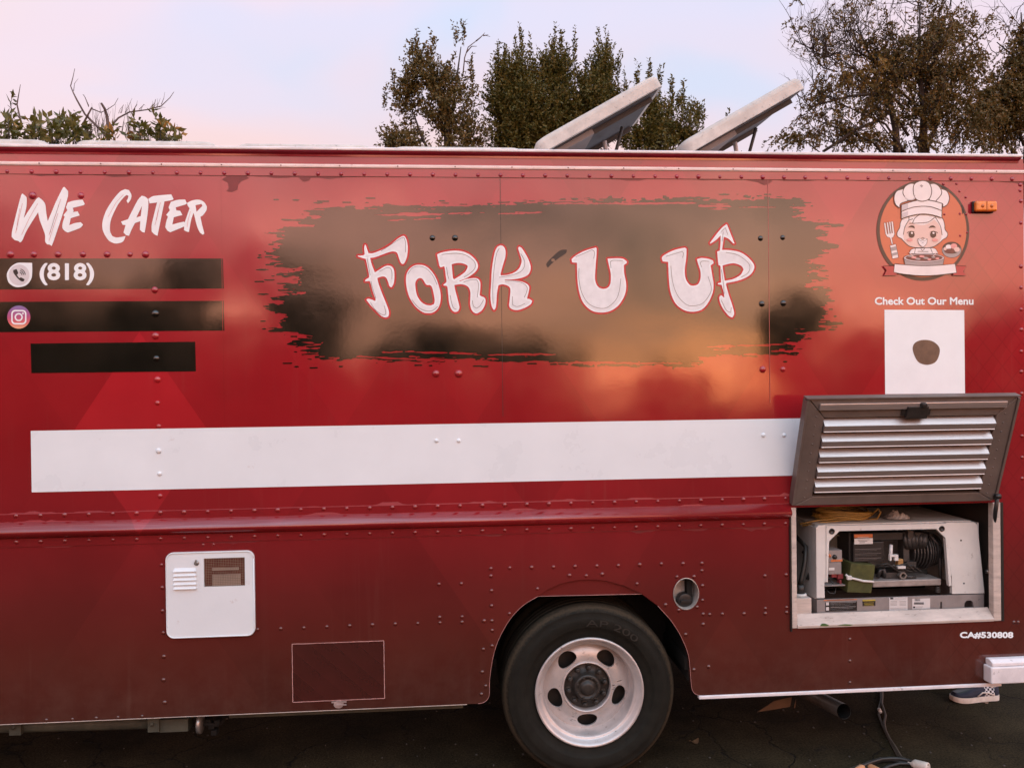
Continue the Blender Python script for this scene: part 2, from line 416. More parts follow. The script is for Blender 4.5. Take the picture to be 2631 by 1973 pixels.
beige = MT('weathered_beige_metal', (0.50, 0.42, 0.37), 0.55, var=0.2, scale=7, stretch=(1, 1, 5), dark=(0.20, 0.15, 0.12), dark_at=0.6, bump=0.05)
galv = MT('weathered_galvanised_lid', (0.52, 0.495, 0.46), 0.55, spec=0.4, var=0.16, scale=14, dark=(0.24, 0.21, 0.19), dark_at=0.60, bump=0.12, bscale=60)
lidin = MT('grey_lid_lining', (0.04, 0.036, 0.036), 0.6, var=0.15, scale=5)
doorm = MT('grey_brown_door_metal', (0.145, 0.115, 0.10), 0.45, metal=0.2, var=0.15, scale=10, dark=(0.09, 0.07, 0.06), dark_at=0.66, bump=0.04)
slatm = MT('brushed_louver_metal', (0.52, 0.455, 0.435), 0.36, metal=0.75, var=0.14, scale=9, stretch=(0.6, 4, 14), bump=0.06)
rubber = MT('tyre_rubber', (0.013, 0.012, 0.010), 0.7, spec=0.3, var=0.3, scale=18, bump=0.12, bscale=120)
rimm = MT('silver_painted_rim', (0.54, 0.495, 0.48), 0.40, metal=0.45, spec=0.5, var=0.14, scale=11, dark=(0.17, 0.13, 0.11), dark_at=0.615, bump=0.08)
hubm = MT('greasy_black_hub', (0.022, 0.019, 0.016), 0.5, var=0.3, scale=20, bump=0.1)
chassis = MT('black_chassis', (0.012, 0.011, 0.010), 0.8, spec=0.2, var=0.3, bump=0.1)
pipem = MT('mossy_grey_pipe', (0.046, 0.046, 0.032), 0.7, var=0.4, scale=14, dark=(0.03, 0.03, 0.02), bump=0.15)
steel = MT('dull_steel', (0.33, 0.31, 0.29), 0.35, metal=0.7, var=0.2, scale=20)
amber = MT('amber_lens', (0.72, 0.20, 0.03), 0.18, spec=0.7, var=0.15, scale=40)
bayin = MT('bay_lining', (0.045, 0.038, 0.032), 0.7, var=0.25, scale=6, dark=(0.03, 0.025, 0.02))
genw = MT('generator_shell', (0.62, 0.60, 0.57), 0.45, var=0.08, scale=7, dark=(0.38, 0.34, 0.31), dark_at=0.62)
gengrey = MT('generator_tray', (0.24, 0.21, 0.20), 0.55, var=0.15, scale=12, dark=(0.12, 0.10, 0.09))
genblk = MT('generator_black', (0.012, 0.011, 0.011), 0.45, var=0.3, scale=20)
engm = MT('engine_casting', (0.055, 0.05, 0.047), 0.5, metal=0.4, var=0.35, scale=24, bump=0.2)
moss = MT('mossy_green_casing', (0.052, 0.055, 0.010), 0.75, var=0.35, scale=26, dark=(0.06, 0.06, 0.02), dark_at=0.55)
orange = MT('orange_plastic', (0.55, 0.16, 0.05), 0.5, var=0.15)
redp = MT('red_terminal', (0.22, 0.03, 0.035), 0.5, var=0.2)
brass = MT('brass_filter', (0.42, 0.25, 0.10), 0.4, metal=0.4, var=0.2)
paper = MT('label_paper', (0.62, 0.60, 0.58), 0.6, var=0.06)
yellow = MT('yellow_cable', (0.30, 0.175, 0.035), 0.45, var=0.2)
blackc = MT('black_cable', (0.018, 0.017, 0.015), 0.5, var=0.3, scale=20)
cordm = MT('brown_black_cord', (0.055, 0.040, 0.028), 0.55, var=0.4, scale=12)
leafg = MT('green_smear', (0.05, 0.12, 0.03), 0.6, var=0.3)
film = MT('crinkled_film', (0.42, 0.39, 0.36), 0.2, spec=0.8, var=0.2, scale=30)
rivets_m = {'wrap': wrap.m, 'black': black.m, 'white': white.m}
# ================================================================== ground
asph = MT('asphalt', (0.030, 0.0225, 0.0125), 0.9, spec=0.08, var=0.6, scale=2.2, bump=0.5, bscale=160, dark=(0.016, 0.013, 0.011), dark_at=0.60)
vo = asph.t.nodes.new('ShaderNodeTexVoronoi'); vo.feature = 'DISTANCE_TO_EDGE'; vo.inputs['Scale'].default_value = 1.7
wv = asph.t.nodes.new('ShaderNodeVectorMath'); wv.operation = 'ADD'
nn = asph.t.nodes.new('ShaderNodeTexNoise'); nn.inputs['Scale'].default_value = 3.5; nn.inputs['Detail'].default_value = 6
asph.t.links.new(asph.posn, nn.inputs['Vector'])
nsc = asph.t.nodes.new('ShaderNodeVectorMath'); nsc.operation = 'SCALE'; nsc.inputs['Scale'].default_value = 0.35
asph.t.links.new(nn.outputs['Color'], nsc.inputs[0]); asph.t.links.new(asph.posn, wv.inputs[0]); asph.t.links.new(nsc.outputs[0], wv.inputs[1])
asph.t.links.new(wv.outputs[0], vo.inputs['Vector'])
crk = asph.ramp(vo.outputs['Distance'], [(0.0, (1, 1, 1)), (0.012, (0, 0, 0))])
crk = asph.math('MULTIPLY', crk, asph.ramp(asph.noise(asph.posn, 0.9, 3, 0.5), [(0.38, (0, 0, 0)), (0.5, (1, 1, 1))]))
agg = asph.ramp(asph.noise(asph.posn, 95, 4, 0.7), [(0.36, (0.45, 0.45, 0.45)), (0.68, (1.8, 1.7, 1.55))])
c_ = asph.mix(1.0, asph.col, agg, 'MULTIPLY')
asph.setcol(asph.mix(crk, c_, (0.008, 0.007, 0.006))); asph.bump(asph.math('MULTIPLY', crk, -1.0), 0.6, 0.01)
g = MB(); g.add([(-150, -150, 0), (150, -150, 0), (150, 150, 0), (-150, 150, 0)], [(0, 1, 2, 3)])
tagit(g.build('asphalt_ground', asph.m), kind='structure')

# ================================================================== the truck
TR = empty('food_truck', (0, 1.15, 0), 'long red step van food truck with graffiti lettering, parked side on', 'food truck')
zz = lambda u, v, Y=0.0: float(W(u, v, Y)[2])
xx = lambda u, v, Y=0.0: float(W(u, v, Y)[0])
XL, XR, YF = -4.6, xx(2633, 900), 2.30
Z_TOP = 0.5 * (zz(0, 381) + zz(2600, 411)); Z_BL = zz(1200, 1808); Z_BR = 0.5 * (zz(1800, 1784) + zz(2540, 1756))
Z_LAP = 0.5 * (zz(0, 447.5) + zz(2600, 466.5))
Z_F1, Z_R1, Z_R0, Z_F0 = [0.5 * (zz(0, a) + zz(2010, b)) for a, b in ((1317, 1278), (1340, 1296), (1381, 1335.5), (1403, 1354.5))]
BX0, BX1, BZ0, BZ1 = xx(2030, 1450), xx(2573, 1450), zz(2300, 1604), zz(2300, 1297)
arch_src = [(1200, 1808.5), (1228, 1807.5), (1242, 1804), (1253, 1795), (1257.3, 1782), (1258, 1747), (1266, 1690), (1282, 1640), (1311, 1589), (1345, 1554), (1381, 1532)]
arch_top = [(1405, 1515), (1440, 1499), (1480, 1490), (1516, 1488), (1555, 1491), (1600, 1503), (1630, 1516), (1650, 1526)]
arch_r = [(1690, 1556), (1725, 1595), (1751, 1637), (1769, 1684), (1774, 1735), (1777.5, 1768), (1784, 1780), (1795, 1785)]
al = XZ(SRC, arch_src); at_ = XZ(SRC, arch_top); ar_ = XZ(SRC, arch_r)
al[0] = (al[0][0], Z_BL); al[1] = (al[1][0], Z_BL)
outer = [(XL, Z_BL)] + al + at_ + ar_ + [(ar_[-1][0] + 0.02, Z_BR), (XR, Z_BR), (XR, Z_TOP), (XL, Z_TOP)]
fill_o = XZ(SRC, ell(1762.6, 1524.8, 33.5, 41, 36))
side = MB(); side.plate([outer, [(BX0, BZ0), (BX1, BZ0), (BX1, BZ1), (BX0, BZ1)], fill_o], 0.0, 0.025)
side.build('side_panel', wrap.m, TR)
# patch plate that squares off the top of the wheel arch, set back a little
m = MB(); m.plate([[al[-1]] + at_], 0.012, 0.006); m.build('arch_patch', wrap.m, TR)
e = MB(); lip = [al[-1]] + al[:-1][::-1]
e.tube([(x, -0.001, z) for x, z in smooth_loop(al[1:], False, 3)], 0.0011, 5); e.tube([(x, -0.001, z) for x, z in smooth_loop(ar_, False, 3)], 0.0011, 5)
e.tube([(al[-1][0], 0.004, al[-1][1]), (ar_[0][0] - 0.07, 0.004, at_[-1][1])], 0.0016, 5)
e.build('arch_lip', MT('worn_pink_edge', (0.42, 0.20, 0.18), 0.5, var=0.25, scale=30).m, TR)
# body shell: far side, ends, roof, floor
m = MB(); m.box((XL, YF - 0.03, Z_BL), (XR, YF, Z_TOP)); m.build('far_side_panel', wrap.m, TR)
m = MB(); m.box((XR - 0.03, 0.026, Z_BL + 0.02), (XR - 0.001, YF - 0.031, Z_TOP)); m.build('rear_panel', wrap.m, TR)
m = MB(); m.box((XL + 0.001, 0.026, Z_BL + 0.02), (XL + 0.03, YF - 0.031, Z_TOP)); m.build('front_panel', wrap.m, TR)
m = MB(); m.prism_x([(0.0, Z_TOP + 0.001), (YF, Z_TOP + 0.001), (YF, Z_TOP + 0.015), (YF - 0.3, Z_TOP + 0.03), (0.3, Z_TOP + 0.03), (0.0, Z_TOP + 0.015)], XL, XR - 0.03)
m.build('roof', alu_w.m, TR, fix=True)
m = MB(); m.box((XL + 0.04, 0.03, 0.50), (0.12, YF - 0.04, 0.56)); m.box((1.10, 0.03, 0.50), (XR - 0.04, YF - 0.04, 0.56))
m.box((0.12, 0.45, 0.86), (1.10, YF - 0.45, 0.92))
for y in (0.60, 1.60): m.box((XL + 0.1, y, 0.42), (XR - 0.1, y + 0.09, 0.499))
m.tube([(0.63, 0.25, 0.43), (0.63, 2.05, 0.43)], 0.07, 12); m.lathe([(0.01, -0.2), (0.14, -0.14), (0.2, 0), (0.14, 0.14), (0.01, 0.2)], (0.63, 1.15, 0.43), 20)
for x in (-3.2, -2.2, -1.2, 2.0): m.box((x, 0.69, 0.43), (x + 0.06, 1.60, 0.49))
m.build('underbody', chassis.m, TR)
m = MB()                                           # wheel housing
m.box((0.10, 0.42, 0.45), (1.13, 0.45, 1.06)); m.box((0.09, 0.026, 1.03), (1.14, 0.45, 1.06)); m.box((0.09, 0.026, 0.45), (0.115, 0.42, 1.03)); m.box((1.115, 0.026, 0.45), (1.14, 0.42, 1.03))
m.build('wheel_housing', chassis.m, TR)
# roof edge: silver cap above a drip gutter
zc = Z_TOP
m = MB(); m.prism_x([(-0.032, zc + 0.001), (-0.034, zc + 0.004), (-0.034, zc + 0.011), (-0.028, zc + 0.0155), (0.06, zc + 0.034), (0.06, zc + 0.031), (-0.002, zc + 0.0152), (-0.002, zc + 0.001)], XL, XR - 0.025)
m.build('roof_edge_cap', alu_w.m, TR, fix=True)
m = MB(); m.prism_x([(-0.0305, zc + 0.0005), (-0.0041, zc + 0.0005), (-0.0041, zc - 0.022), (-0.007, zc - 0.022), (-0.008, zc - 0.013), (-0.028, zc - 0.004)], XL, XR - 0.03)
m.build('drip_gutter', wrap.m, TR, fix=True)
m = MB(); m.plate([[(XL, Z_LAP), (XR, Z_LAP), (XR, zc - 0.0225), (XL, zc - 0.0225)]], -0.004, 0.0038); m.build('lap_strip', wrap.m, TR)
zm = 0.5 * (zz(0, 423) + zz(2600, 440.5))
m = MB(); m.prism_x([(-0.0042, zm - 0.009), (-0.0095, zm - 0.007), (-0.011, zm), (-0.0095, zm + 0.007), (-0.0042, zm + 0.009)], XL, XR - 0.002); m.build('moulding_strip', pinkw.m, TR, fix=True)
# rub rail and its flanges
XRR = xx(2027, 1300)
m = MB(); m.plate([[(XL, Z_F0), (XRR, Z_F0), (XRR, Z_F1), (XL, Z_F1)]], -0.004, 0.0038); m.build('rail_flange', wrap.m, TR)
zr = Z_R0 + (Z_R1 - Z_R0) * 0.46
prof = [(-0.0045, Z_R1), (-0.008, Z_R1 - 0.001), (-0.030, zr + 0.012), (-0.036, zr + 0.004), (-0.038, zr - 0.003), (-0.036, zr - 0.010), (-0.028, zr - 0.020), (-0.014, Z_R0 + 0.006), (-0.0045, Z_R0)]
m = MB(); m.prism_x(prof, XL, XRR); o = m.build('rub_rail', wrap.m, TR, fix=True)
for p in o.data.polygons: p.use_smooth = len(p.vertices) == 4
# ragged film edges along the rail and the lap strip
def ragged(name, u0, u1, z0, amp, mat_, y, seed, n=160, up=True):
    r = np.random.RandomState(seed); xs = np.linspace(u0, u1, n); nz_ = np.convolve(r.rand(n + 12), np.ones(5) / 5, 'same')[:n]
    big = np.maximum(0, np.convolve(r.rand(n + 30) ** 9, np.ones(5), 'same')[:n] - 0.55)
    h = amp * (nz_ * 0.35 + big); sg = 1 if up else -1
    pts = [(x, z0 + sg * hh) for x, hh in zip(xs, h)]
    mb = MB(); mb.plate([[(u0, z0 - sg * 0.001), ] + pts + [(u1, z0 - sg * 0.001)]] if not up else [[(u0, z0 - 0.001), (u1, z0 - 0.001)] + pts[::-1]], y, 0.002)
    return mb.build(name, mat_, TR)
film_m = MT('lifted_red_film', (0.30, 0.045, 0.055), 0.3, spec=0.8, var=0.12)
ragged('film_edge', -2.1, XRR, Z_F1, 0.012, film_m.m, -0.0045, 3)
ragged('film_edge', -2.1, XRR, Z_R1 - 0.001, 0.010, film_m.m, -0.0052, 11)
dkred = MT('torn_film_red', (0.16, 0.016, 0.02), 0.35, var=0.2)
ragged('film_edge', -2.1, XRR, Z_F0, 0.012, dkred.m, -0.0005, 5, up=False)
ragged('film_edge', -2.1, XR, Z_LAP, 0.010, dkred.m, -0.0005, 8, up=False)
for pts in ([(585, 452), (612, 452), (632, 452), (640, 458), (620, 466), (612, 475), (610, 488), (596, 494), (582, 492), (588, 484), (586, 470), (570, 462)],
            [(1915, 459), (1985, 461), (1982, 468), (1974, 474), (1962, 476), (1945, 468), (1920, 464)], [(772, 452), (800, 453), (795, 464), (780, 468), (770, 460)]):
    m = MB(); m.plate([XZ(SRC, pts)], -0.0012, 0.001); m.build('torn_patch', dkred.m, TR)
# panel seams
for u, v0, v1, mt in ((572, 560, 1085, wrap.m), (1289, 463, 1070, dark_i.m), (1976, 470, 1035, film_m.m)):
    x = xx(u, 800); m = MB(); m.box((x - 0.0011, -0.0012 if mt is not film_m.m else -0.0022, zz(u, v1)), (x + 0.0011, 0.0005, Z_LAP - 0.002))
    m.build('panel_seam', mt, TR)
# skirt trim, right of the wheel
xa = ar_[-1][0]
m = MB(); m.box((xa, -0.008, Z_BR - 0.016), (XR - 0.14, 0.02, Z_BR + 0.0)); m.build('skirt_trim', alu_w.m, TR, bevel=0.003)
m = MB(); m.box((XL, -0.001, Z_BL - 0.003), (al[0][0], 0.024, Z_BL - 0.0005)); m.build('skirt_edge', beige.m, TR)
# bumper corner at the rear
bz = [zz(2550, v, -0.06) for v in (1758, 1715, 1699)]
bx = xx(2547, 1730, -0.06)
m = MB(); m.prism_x([(-0.06, bz[0]), (0.0, bz[0]), (0.0, bz[1]), (-0.06, bz[1])], bx, XR + 0.16); m.box((XR + 0.02, 0.001, bz[0]), (XR + 0.16, YF, bz[1]))
m.build('bumper_lower', alu_w.m, TR, bevel=0.006)
m = MB(); m.prism_x([(-0.052, bz[1] + 0.001), (0.0, bz[1] + 0.001), (0.0, bz[2]), (-0.03, bz[2]), (-0.052, bz[2] - 0.012)], bx + 0.012, XR + 0.15); m.box((XR + 0.02, 0.001, bz[1] + 0.001), (XR + 0.15, YF, bz[2]))
m.build('bumper_upper', alu_w.m, TR, bevel=0.004)

# ------------------------------------------------------------------ rivets
riv = {}
for k, mt in rivets_m.items():
    mb = MB(); R_, H_ = 0.0105, 0.0065
    mb.lathe([(R_, -0.0002), (R_ * 0.86, -H_ * 0.55), (R_ * 0.5, -H_ * 0.92), (0.0008, -H_)], (0, 0, 0), 12)
    riv[k] = mb.mesh('rivet', True); riv[k].materials.append(mt)
def rivet(x, z, y=0.0, s=1.0, k='wrap'):
    o = bpy.data.objects.new('rivet', riv[k]); COL.objects.link(o); o.parent = TR
    o.matrix_parent_inverse = wmat(TR).inverted(); o.location = (x, y, z); s *= RS.uniform(0.92, 1.08)
    o.scale = (s, s, s)
def row(ua, va, ub, vb, n, y=0.0, s=1.0):
    A, B = W(ua, va), W(ub, vb)
    for i in range(n):
        t = i / (n - 1); rivet(A[0] + (B[0] - A[0]) * t, A[2] + (B[2] - A[2]) * t, y, s * RS.uniform(0.85, 1.1))
row(19.6, 441.5, 2598.6, 461, 46, -0.004, 0.92)
row(42.7, 1325, 2017.7, 1280, 35, -0.004); row(43.7, 1391.8, 2017, 1344, 35, -0.004, 0.92)
rl = [(83.9, 503, 1.6), (208, 503, 1.5), (27, 654, 1.5), (87, 654, 1.4), (149, 654, 1.5), (213, 654, 1.3), (275, 654, 1.4), (334, 654, 1.2), (374, 654, 1.5),
      (397.7, 745, 1.5, 'wrap'), (399.5, 806, 1.5, 'black'), (399.5, 863, 1.5), (402, 921, 1.4, 'black'), (405, 975, 1.4), (405, 1035, 1.1), (408, 1095, 1), (408, 1158, 1.2, 'white'), (410.4, 1216.8, 1, 'white'), (411.4, 1274, 1),
      (415.5, 1451), (417, 1509), (418, 1569), (420, 1625), (421, 1686), (420, 1746), (423, 1804), (119, 1849, .7), (186, 1847, .7), (247, 1844, .7), (303, 1842, .7), (365, 1839, .7), (522, 1399, .7), (549, 1398, .7),
      (1111, 612, 1.3, 'black'), (1169, 612, 1.3, 'black'), (1120, 960, 1.7), (1178.5, 960, 1.7), (1953.6, 613, 1.2, 'black'), (2010.7, 611, 1.2, 'black'), (1957, 781, 1.5, 'black'), (2012.4, 779.5, 1.5, 'black'),
      (1959.5, 949, 1.5), (2011.5, 949, 1.3), (1121.6, 1132, 1, 'white'), (1178.7, 1132, 1, 'white'), (1961, 1118, 1, 'white'), (2013.7, 1118, 1, 'white'),
      (2623, 517), (2623, 573), (2623, 685), (2623.5, 739), (2623.5, 795), (2624, 847), (2624, 903), (2624, 955), (2625, 1011), (2626, 1120), (2626, 1175), (2626, 1229), (2605, 1598), (2616, 1598), (2621, 490), (2621, 475)]
for c, lst, s in (((650, 1450, 3.16), [(37, 527), (225, 520), (413, 514), (600, 505), (785, 497), (970, 489), (1155, 482), (1338, 478), (1515, 428), (1518, 472), (1698, 424), (1698, 467), (1877, 457), (1940, 457),
                  (1510, 160), (1692, 155), (1932, 33), (1932, 93), (1937, 212), (1937, 335), (2082, 398), (1942, 534), (1942, 660), (1870, 687), (1862, 872), (1890, 985), (1855, 1052), (2085, 27)], 0.85),
                  ((1350, 1220, 3.16), [(50, 750), (228, 747), (403, 742), (580, 738), (755, 735), (928, 728), (1104, 722), (1280, 720), (1433, 717), (1433, 777), (358, 815), (495, 818), (624, 805), (1945, 818), (2118, 810)], 0.95),
                  ((1200, 1450, 3.16), [(572, 197), (1380, 157), (1612, 327), (1775, 567), (1842, 853), (1962, 828), (1705, 100), (1843, 98), (1912, 172), (1912, 290), (1720, 370), (1868, 345), (1917, 403), (1970, 405), (2073, 402), (1917, 485)], 0.9),
                  ((1650, 1400, 3.687), [(965, 650), (1167, 600), (1167, 648), (1370, 590), (1370, 637), (1163, 292), (1368, 283)], 0.9), ((1880, 1600, 2.945), [(895, 122), (895, 287), (895, 450)], 0.75)):
    rl += [(c[0] + x / c[2], c[1] + y / c[2], s) for x, y in lst]
for t in rl:
    x, _, z = W(t[0], t[1]); k = t[3] if len(t) > 3 else 'wrap'
    rivet(x, z, {'wrap': 0.0, 'black': -0.0012, 'white': -0.0012}[k], t[2] if len(t) > 2 else 0.9, k)
sm = MB(); sm.lathe([(0.0032, -0.0002), (0.0026, -0.0018), (0.0004, -0.0024)], (0, 0, 0), 8); sme = sm.mesh('moulding_screw', True); sme.materials.append(dkred.m)
for i in range(21):
    o = bpy.data.objects.new('moulding_screw', sme); COL.objects.link(o); o.parent = TR; o.matrix_parent_inverse = wmat(TR).inverted()
    o.location = (xx(104, 424) + (xx(2504, 438) - xx(104, 424)) * i / 16.6, -0.0108, zm); 
    if o.location.x > XR - 0.03: bpy.data.objects.remove(o)

# ------------------------------------------------------------------ wheels
WC = W(1515, 1786.5, 0.03)
RIMR = 0.5 * (W(1655, 1786, 0.03)[0] - W(1375, 1786, 0.03)[0]); TYR = RIMR * 224 / 140.5
WC[2] = TYR - 0.006
def make_wheel():
    w = bpy.data.objects.new('wheel', None); COL.objects.link(w); w.empty_display_size = 0.2; w.location = WC
    w.parent = TR; w.matrix_parent_inverse = wmat(TR).inverted()
    T = MB(); ri = RIMR * 0.985; R = TYR
    pr = [(ri - 0.01, 0.05), (ri, 0.012), (ri + 0.012, 0.004), (ri + 0.03, -0.002), (ri + 0.05, -0.010), (ri + 0.052, -0.0125), (ri + 0.058, -0.0125), (ri + 0.06, -0.013), (ri + 0.085, -0.018), (ri + 0.10, -0.016),
          (R - 0.040, -0.006), (R - 0.036, -0.0075), (R - 0.030, -0.0065), (R - 0.026, -0.001), (R - 0.014, 0.008), (R - 0.006, 0.017), (R - 0.001, 0.030)]
    for k in range(4):
        y = 0.03 + 0.042 * k
        pr += [(R, y + 0.002), (R, y + 0.032), (R - 0.012, y + 0.034), (R - 0.012, y + 0.040)]
    pr += [(R, 0.2), (R - 0.02, 0.215), (ri + 0.05, 0.225), (ri, 0.21), (ri - 0.01, 0.17)]
    T.lathe(pr, (0, 0, 0), 96)
    tyd = MT('tyre_rubber_dusty', (0.0105, 0.0098, 0.0072), 0.75, spec=0.18, var=0.3, scale=18, bump=0.12, bscale=120) if 'tyre_rubber_dusty' not in bpy.data.materials else None
    if tyd:                                        # scuffed dusty shoulder
        oc = tyd.t.nodes.new('ShaderNodeTexCoord'); ln = tyd.t.nodes.new('ShaderNodeVectorMath'); ln.operation = 'LENGTH'
        mp_ = tyd.t.nodes.new('ShaderNodeMapping'); mp_.inputs['Scale'].default_value = (1, 0, 1); tyd.t.links.new(oc.outputs['Object'], mp_.inputs[0]); tyd.t.links.new(mp_.outputs[0], ln.inputs[0])
        nzz = tyd.math('MULTIPLY_ADD', tyd.noise(tyd.posn, 70, 4, 0.7), 0.035, -0.017)
        rr = tyd.math('DIVIDE', tyd.math('ADD', ln.outputs['Value'], nzz), R)
        tyd.setcol(tyd.mix(tyd.ramp(rr, [(0.93, (0, 0, 0)), (0.965, (0.75, 0.75, 0.75)), (0.995, (0.25, 0.25, 0.25))]), tyd.col, (0.065, 0.048, 0.030)))
    put('tyre', T.mesh('tyre', True), bpy.data.materials['tyre_rubber_dusty']).parent = w
    D = MB(); a = RIMR
    D.lathe([(a * 0.985, 0.012), (a, 0.002), (a * 0.998, -0.006), (a * 0.975, -0.009), (a * 0.95, -0.004), (a * 0.93, 0.004), (a * 0.90, 0.018), (a * 0.885, 0.022), (a * 0.86, 0.022), (a * 0.845, 0.026), (a * 0.835, 0.05), (a * 0.815, 0.092), (a * 0.80, 0.098)], (0, 0, 0), 96)
    def dish(p):
        r = math.hypot(p[0], p[2]) / a; t = (r - 0.455) / (0.80 - 0.455); return (p[0], 0.072 + 0.026 * t - 0.010 * math.sin(t * math.pi), p[2])
    gt = np.linspace(0, 2 * math.pi, 241); gr = np.linspace(a * 0.445, a * 0.81, 34); TT, RR = np.meshgrid(gt, gr); Fh = np.ones_like(TT)
    for k in range(5):                              # five oval hand holes cut in the dish
        dt = (TT - math.radians(-90 + 72 * k) + math.pi) % (2 * math.pi) - math.pi
        Fh = np.minimum(Fh, ((RR - a * 0.632) / (a * 0.125))**2 + (RR * dt / (a * 0.19))**2 - 1)
    P = MB(); P.fill(np.pad(Fh[:, :-1], ((1, 1), (0, 0)), mode='edge'), gt[:-1], np.concatenate(([gr[0] - .001], gr, [gr[-1] + .001])), 0.0, 0, 2)
    Q = MB(); Q.fill(np.roll(Fh[:, :-1], 6, axis=1)[:, :13], gt[:13], gr, 0.0, 0, 2)
    D.add([dish((math.cos(p[0]) * p[2], 0, math.sin(p[0]) * p[2])) for p in P.v], P.f, 0, True)
    t6 = gt[6]; D.add([dish((math.cos(p[0] - t6) * p[2], 0.0, math.sin(p[0] - t6) * p[2])) for p in Q.v], Q.f, 0, True)
    for k in range(5):
        t = math.radians(-90 + 72 * k); A = []
        for q in range(28):
            f = 2 * math.pi * q / 28; r_, a_ = a * 0.632 + a * 0.127 * math.sin(f), t + 0.192 * math.cos(f) / (0.632 + 0.127 * math.sin(f)); A.append(dish((math.cos(a_) * r_, 0, math.sin(a_) * r_)))
        Bq = [(x, y + 0.012, z) for x, y, z in A]; D.add(A + Bq, [(i_, (i_ + 1) % 28, (i_ + 1) % 28 + 28, i_ + 28) for i_ in range(28)])
    D.lathe([(a * 0.475, 0.074), (a * 0.47, 0.066), (a * 0.455, 0.062), (a * 0.44, 0.064), (a * 0.43, 0.072), (a * 0.43, 0.10)], (0, 0, 0), 64)
    rme = D.mesh('rim'); bmr = bmesh.new(); bmr.from_mesh(rme); bmesh.ops.remove_doubles(bmr, verts=bmr.verts, dist=2e-5); bmesh.ops.recalc_face_normals(bmr, faces=bmr.faces); bmr.to_mesh(rme); bmr.free()
    put('rim', rme, rimm.m).parent = w
    H = MB()
    H.lathe([(a * 0.44, 0.098), (a * 0.36, 0.094), (a * 0.25, 0.09), (a * 0.245, 0.06), (a * 0.225, 0.052), (a * 0.18, 0.052), (a * 0.175, 0.058), (a * 0.12, 0.056), (a * 0.115, 0.045), (a * 0.06, 0.043), (0.0005, 0.043)], (0, 0, 0), 48)
    H.lathe([(a * 0.9, 0.16), (0.01, 0.165)], (0, 0, 0), 48)
    for k in range(8):
        t = 2 * math.pi * (k + .5) / 8; H.lathe([(0.006, 0.056), (0.006, 0.044), (0.0005, 0.043)], (math.cos(t) * a * 0.2, 0, math.sin(t) * a * 0.2), 6, smooth=False)
    put('hub', H.mesh('hub', True), hubm.m).parent = w
    nb = MB(); nb.lathe([(0.017, 0.096), (0.017, 0.088), (0.0125, 0.087), (0.0115, 0.068), (0.007, 0.066), (0.007, 0.058), (0.0005, 0.057)], (0, 0, 0), 6, smooth=False); nm = nb.mesh('lug_nut', True); nm.materials.append(hubm.m)
    for k in range(10):
        t = 2 * math.pi * k / 10 + 0.2; o = bpy.data.objects.new('lug_nut', nm); COL.objects.link(o); o.parent = w; o.location = (math.cos(t) * a * 0.345, 0, math.sin(t) * a * 0.345)
    cu_ = bpy.data.curves.new('t', 'FONT'); cu_.body = 'AP 200'; to = bpy.data.objects.new('tmp_text', cu_); COL.objects.link(to)
    me = bpy.data.meshes.new_from_object(to.evaluated_get(bpy.context.evaluated_depsgraph_get())); bpy.data.objects.remove(to)
    xs = [v.co.x for v in me.vertices]; ys = [v.co.y for v in me.vertices]
    for v in me.vertices:                           # raised sidewall lettering bent round the tyre
        t = math.radians(93 - 46 * (v.co.x - min(xs)) / (max(xs) - min(xs))); r = TYR * (0.765 + 0.075 * (v.co.y - min(ys)) / (max(ys) - min(ys))); v.co = (math.cos(t) * r, -0.0185, math.sin(t) * r)
    me.materials.clear(); put('sidewall_lettering', me, MT('lettering_rubber', (0.013, 0.0118, 0.009), 0.55, var=0.3, scale=30).m).parent = w
    return w
wheel = make_wheel()
def copy_wheel(loc, rz):
    w = wheel.copy(); COL.objects.link(w); w.location = loc; w.rotation_euler = (0, 0, rz)
    for ch in wheel.children:
        c = ch.copy(); COL.objects.link(c); c.parent = w
copy_wheel((WC[0], YF - 0.03, WC[2]), math.pi); copy_wheel((-3.7, WC[1], WC[2]), 0); copy_wheel((-3.7, YF - 0.03, WC[2]), math.pi)
for yy in (0.31, 1.75):                             # inner tyres of the dual rear axle
    w = [c for c in wheel.children if c.name.startswith('tyre')][0].copy(); COL.objects.link(w); w.name = 'inner_tyre'; w.parent = TR
    w.matrix_parent_inverse = wmat(TR).inverted(); w.location = (WC[0], yy, WC[2])

# ------------------------------------------------------------------ under the skirt
m = MB(); A, B = W(-330, 1874, 0.10), W(418, 1853, 0.10)
m.tube([A, B], 0.030, 12); m.build('drain_pipe', pipem.m, TR)
dp = bpy.data.objects['drain_pipe']
m = MB(); A, B = W(418, 1856, 0.10), W(490, 1853, 0.10); m.box((A[0], 0.06, A[2] - 0.028), (B[0], 0.13, A[2] + 0.03)); m.build('pipe_box', pipem.m, dp)
m = MB(); A = W(515, 1857, 0.08); m.lathe([(0.001, -0.008), (0.045, -0.008), (0.047, 0.0), (0.045, 0.008), (0.001, 0.008)], A, 20, axis='x'); m.build('pipe_flange', steel.m, dp)
m = MB()
for (u, v) in ((545, 1862), (552, 1878), (536, 1850), (560, 1852)):
    A = W(u, v, 0.12); m.box((A[0] - 0.014, 0.10, A[2] - 0.012), (A[0] + 0.014, 0.14, A[2] + 0.012))
m.tube([W(520, 1858, 0.1), W(560, 1862, 0.11), W(575, 1848, 0.14)], 0.010, 8); m.build('pipe_valve', chassis.m, dp, bevel=0.003)
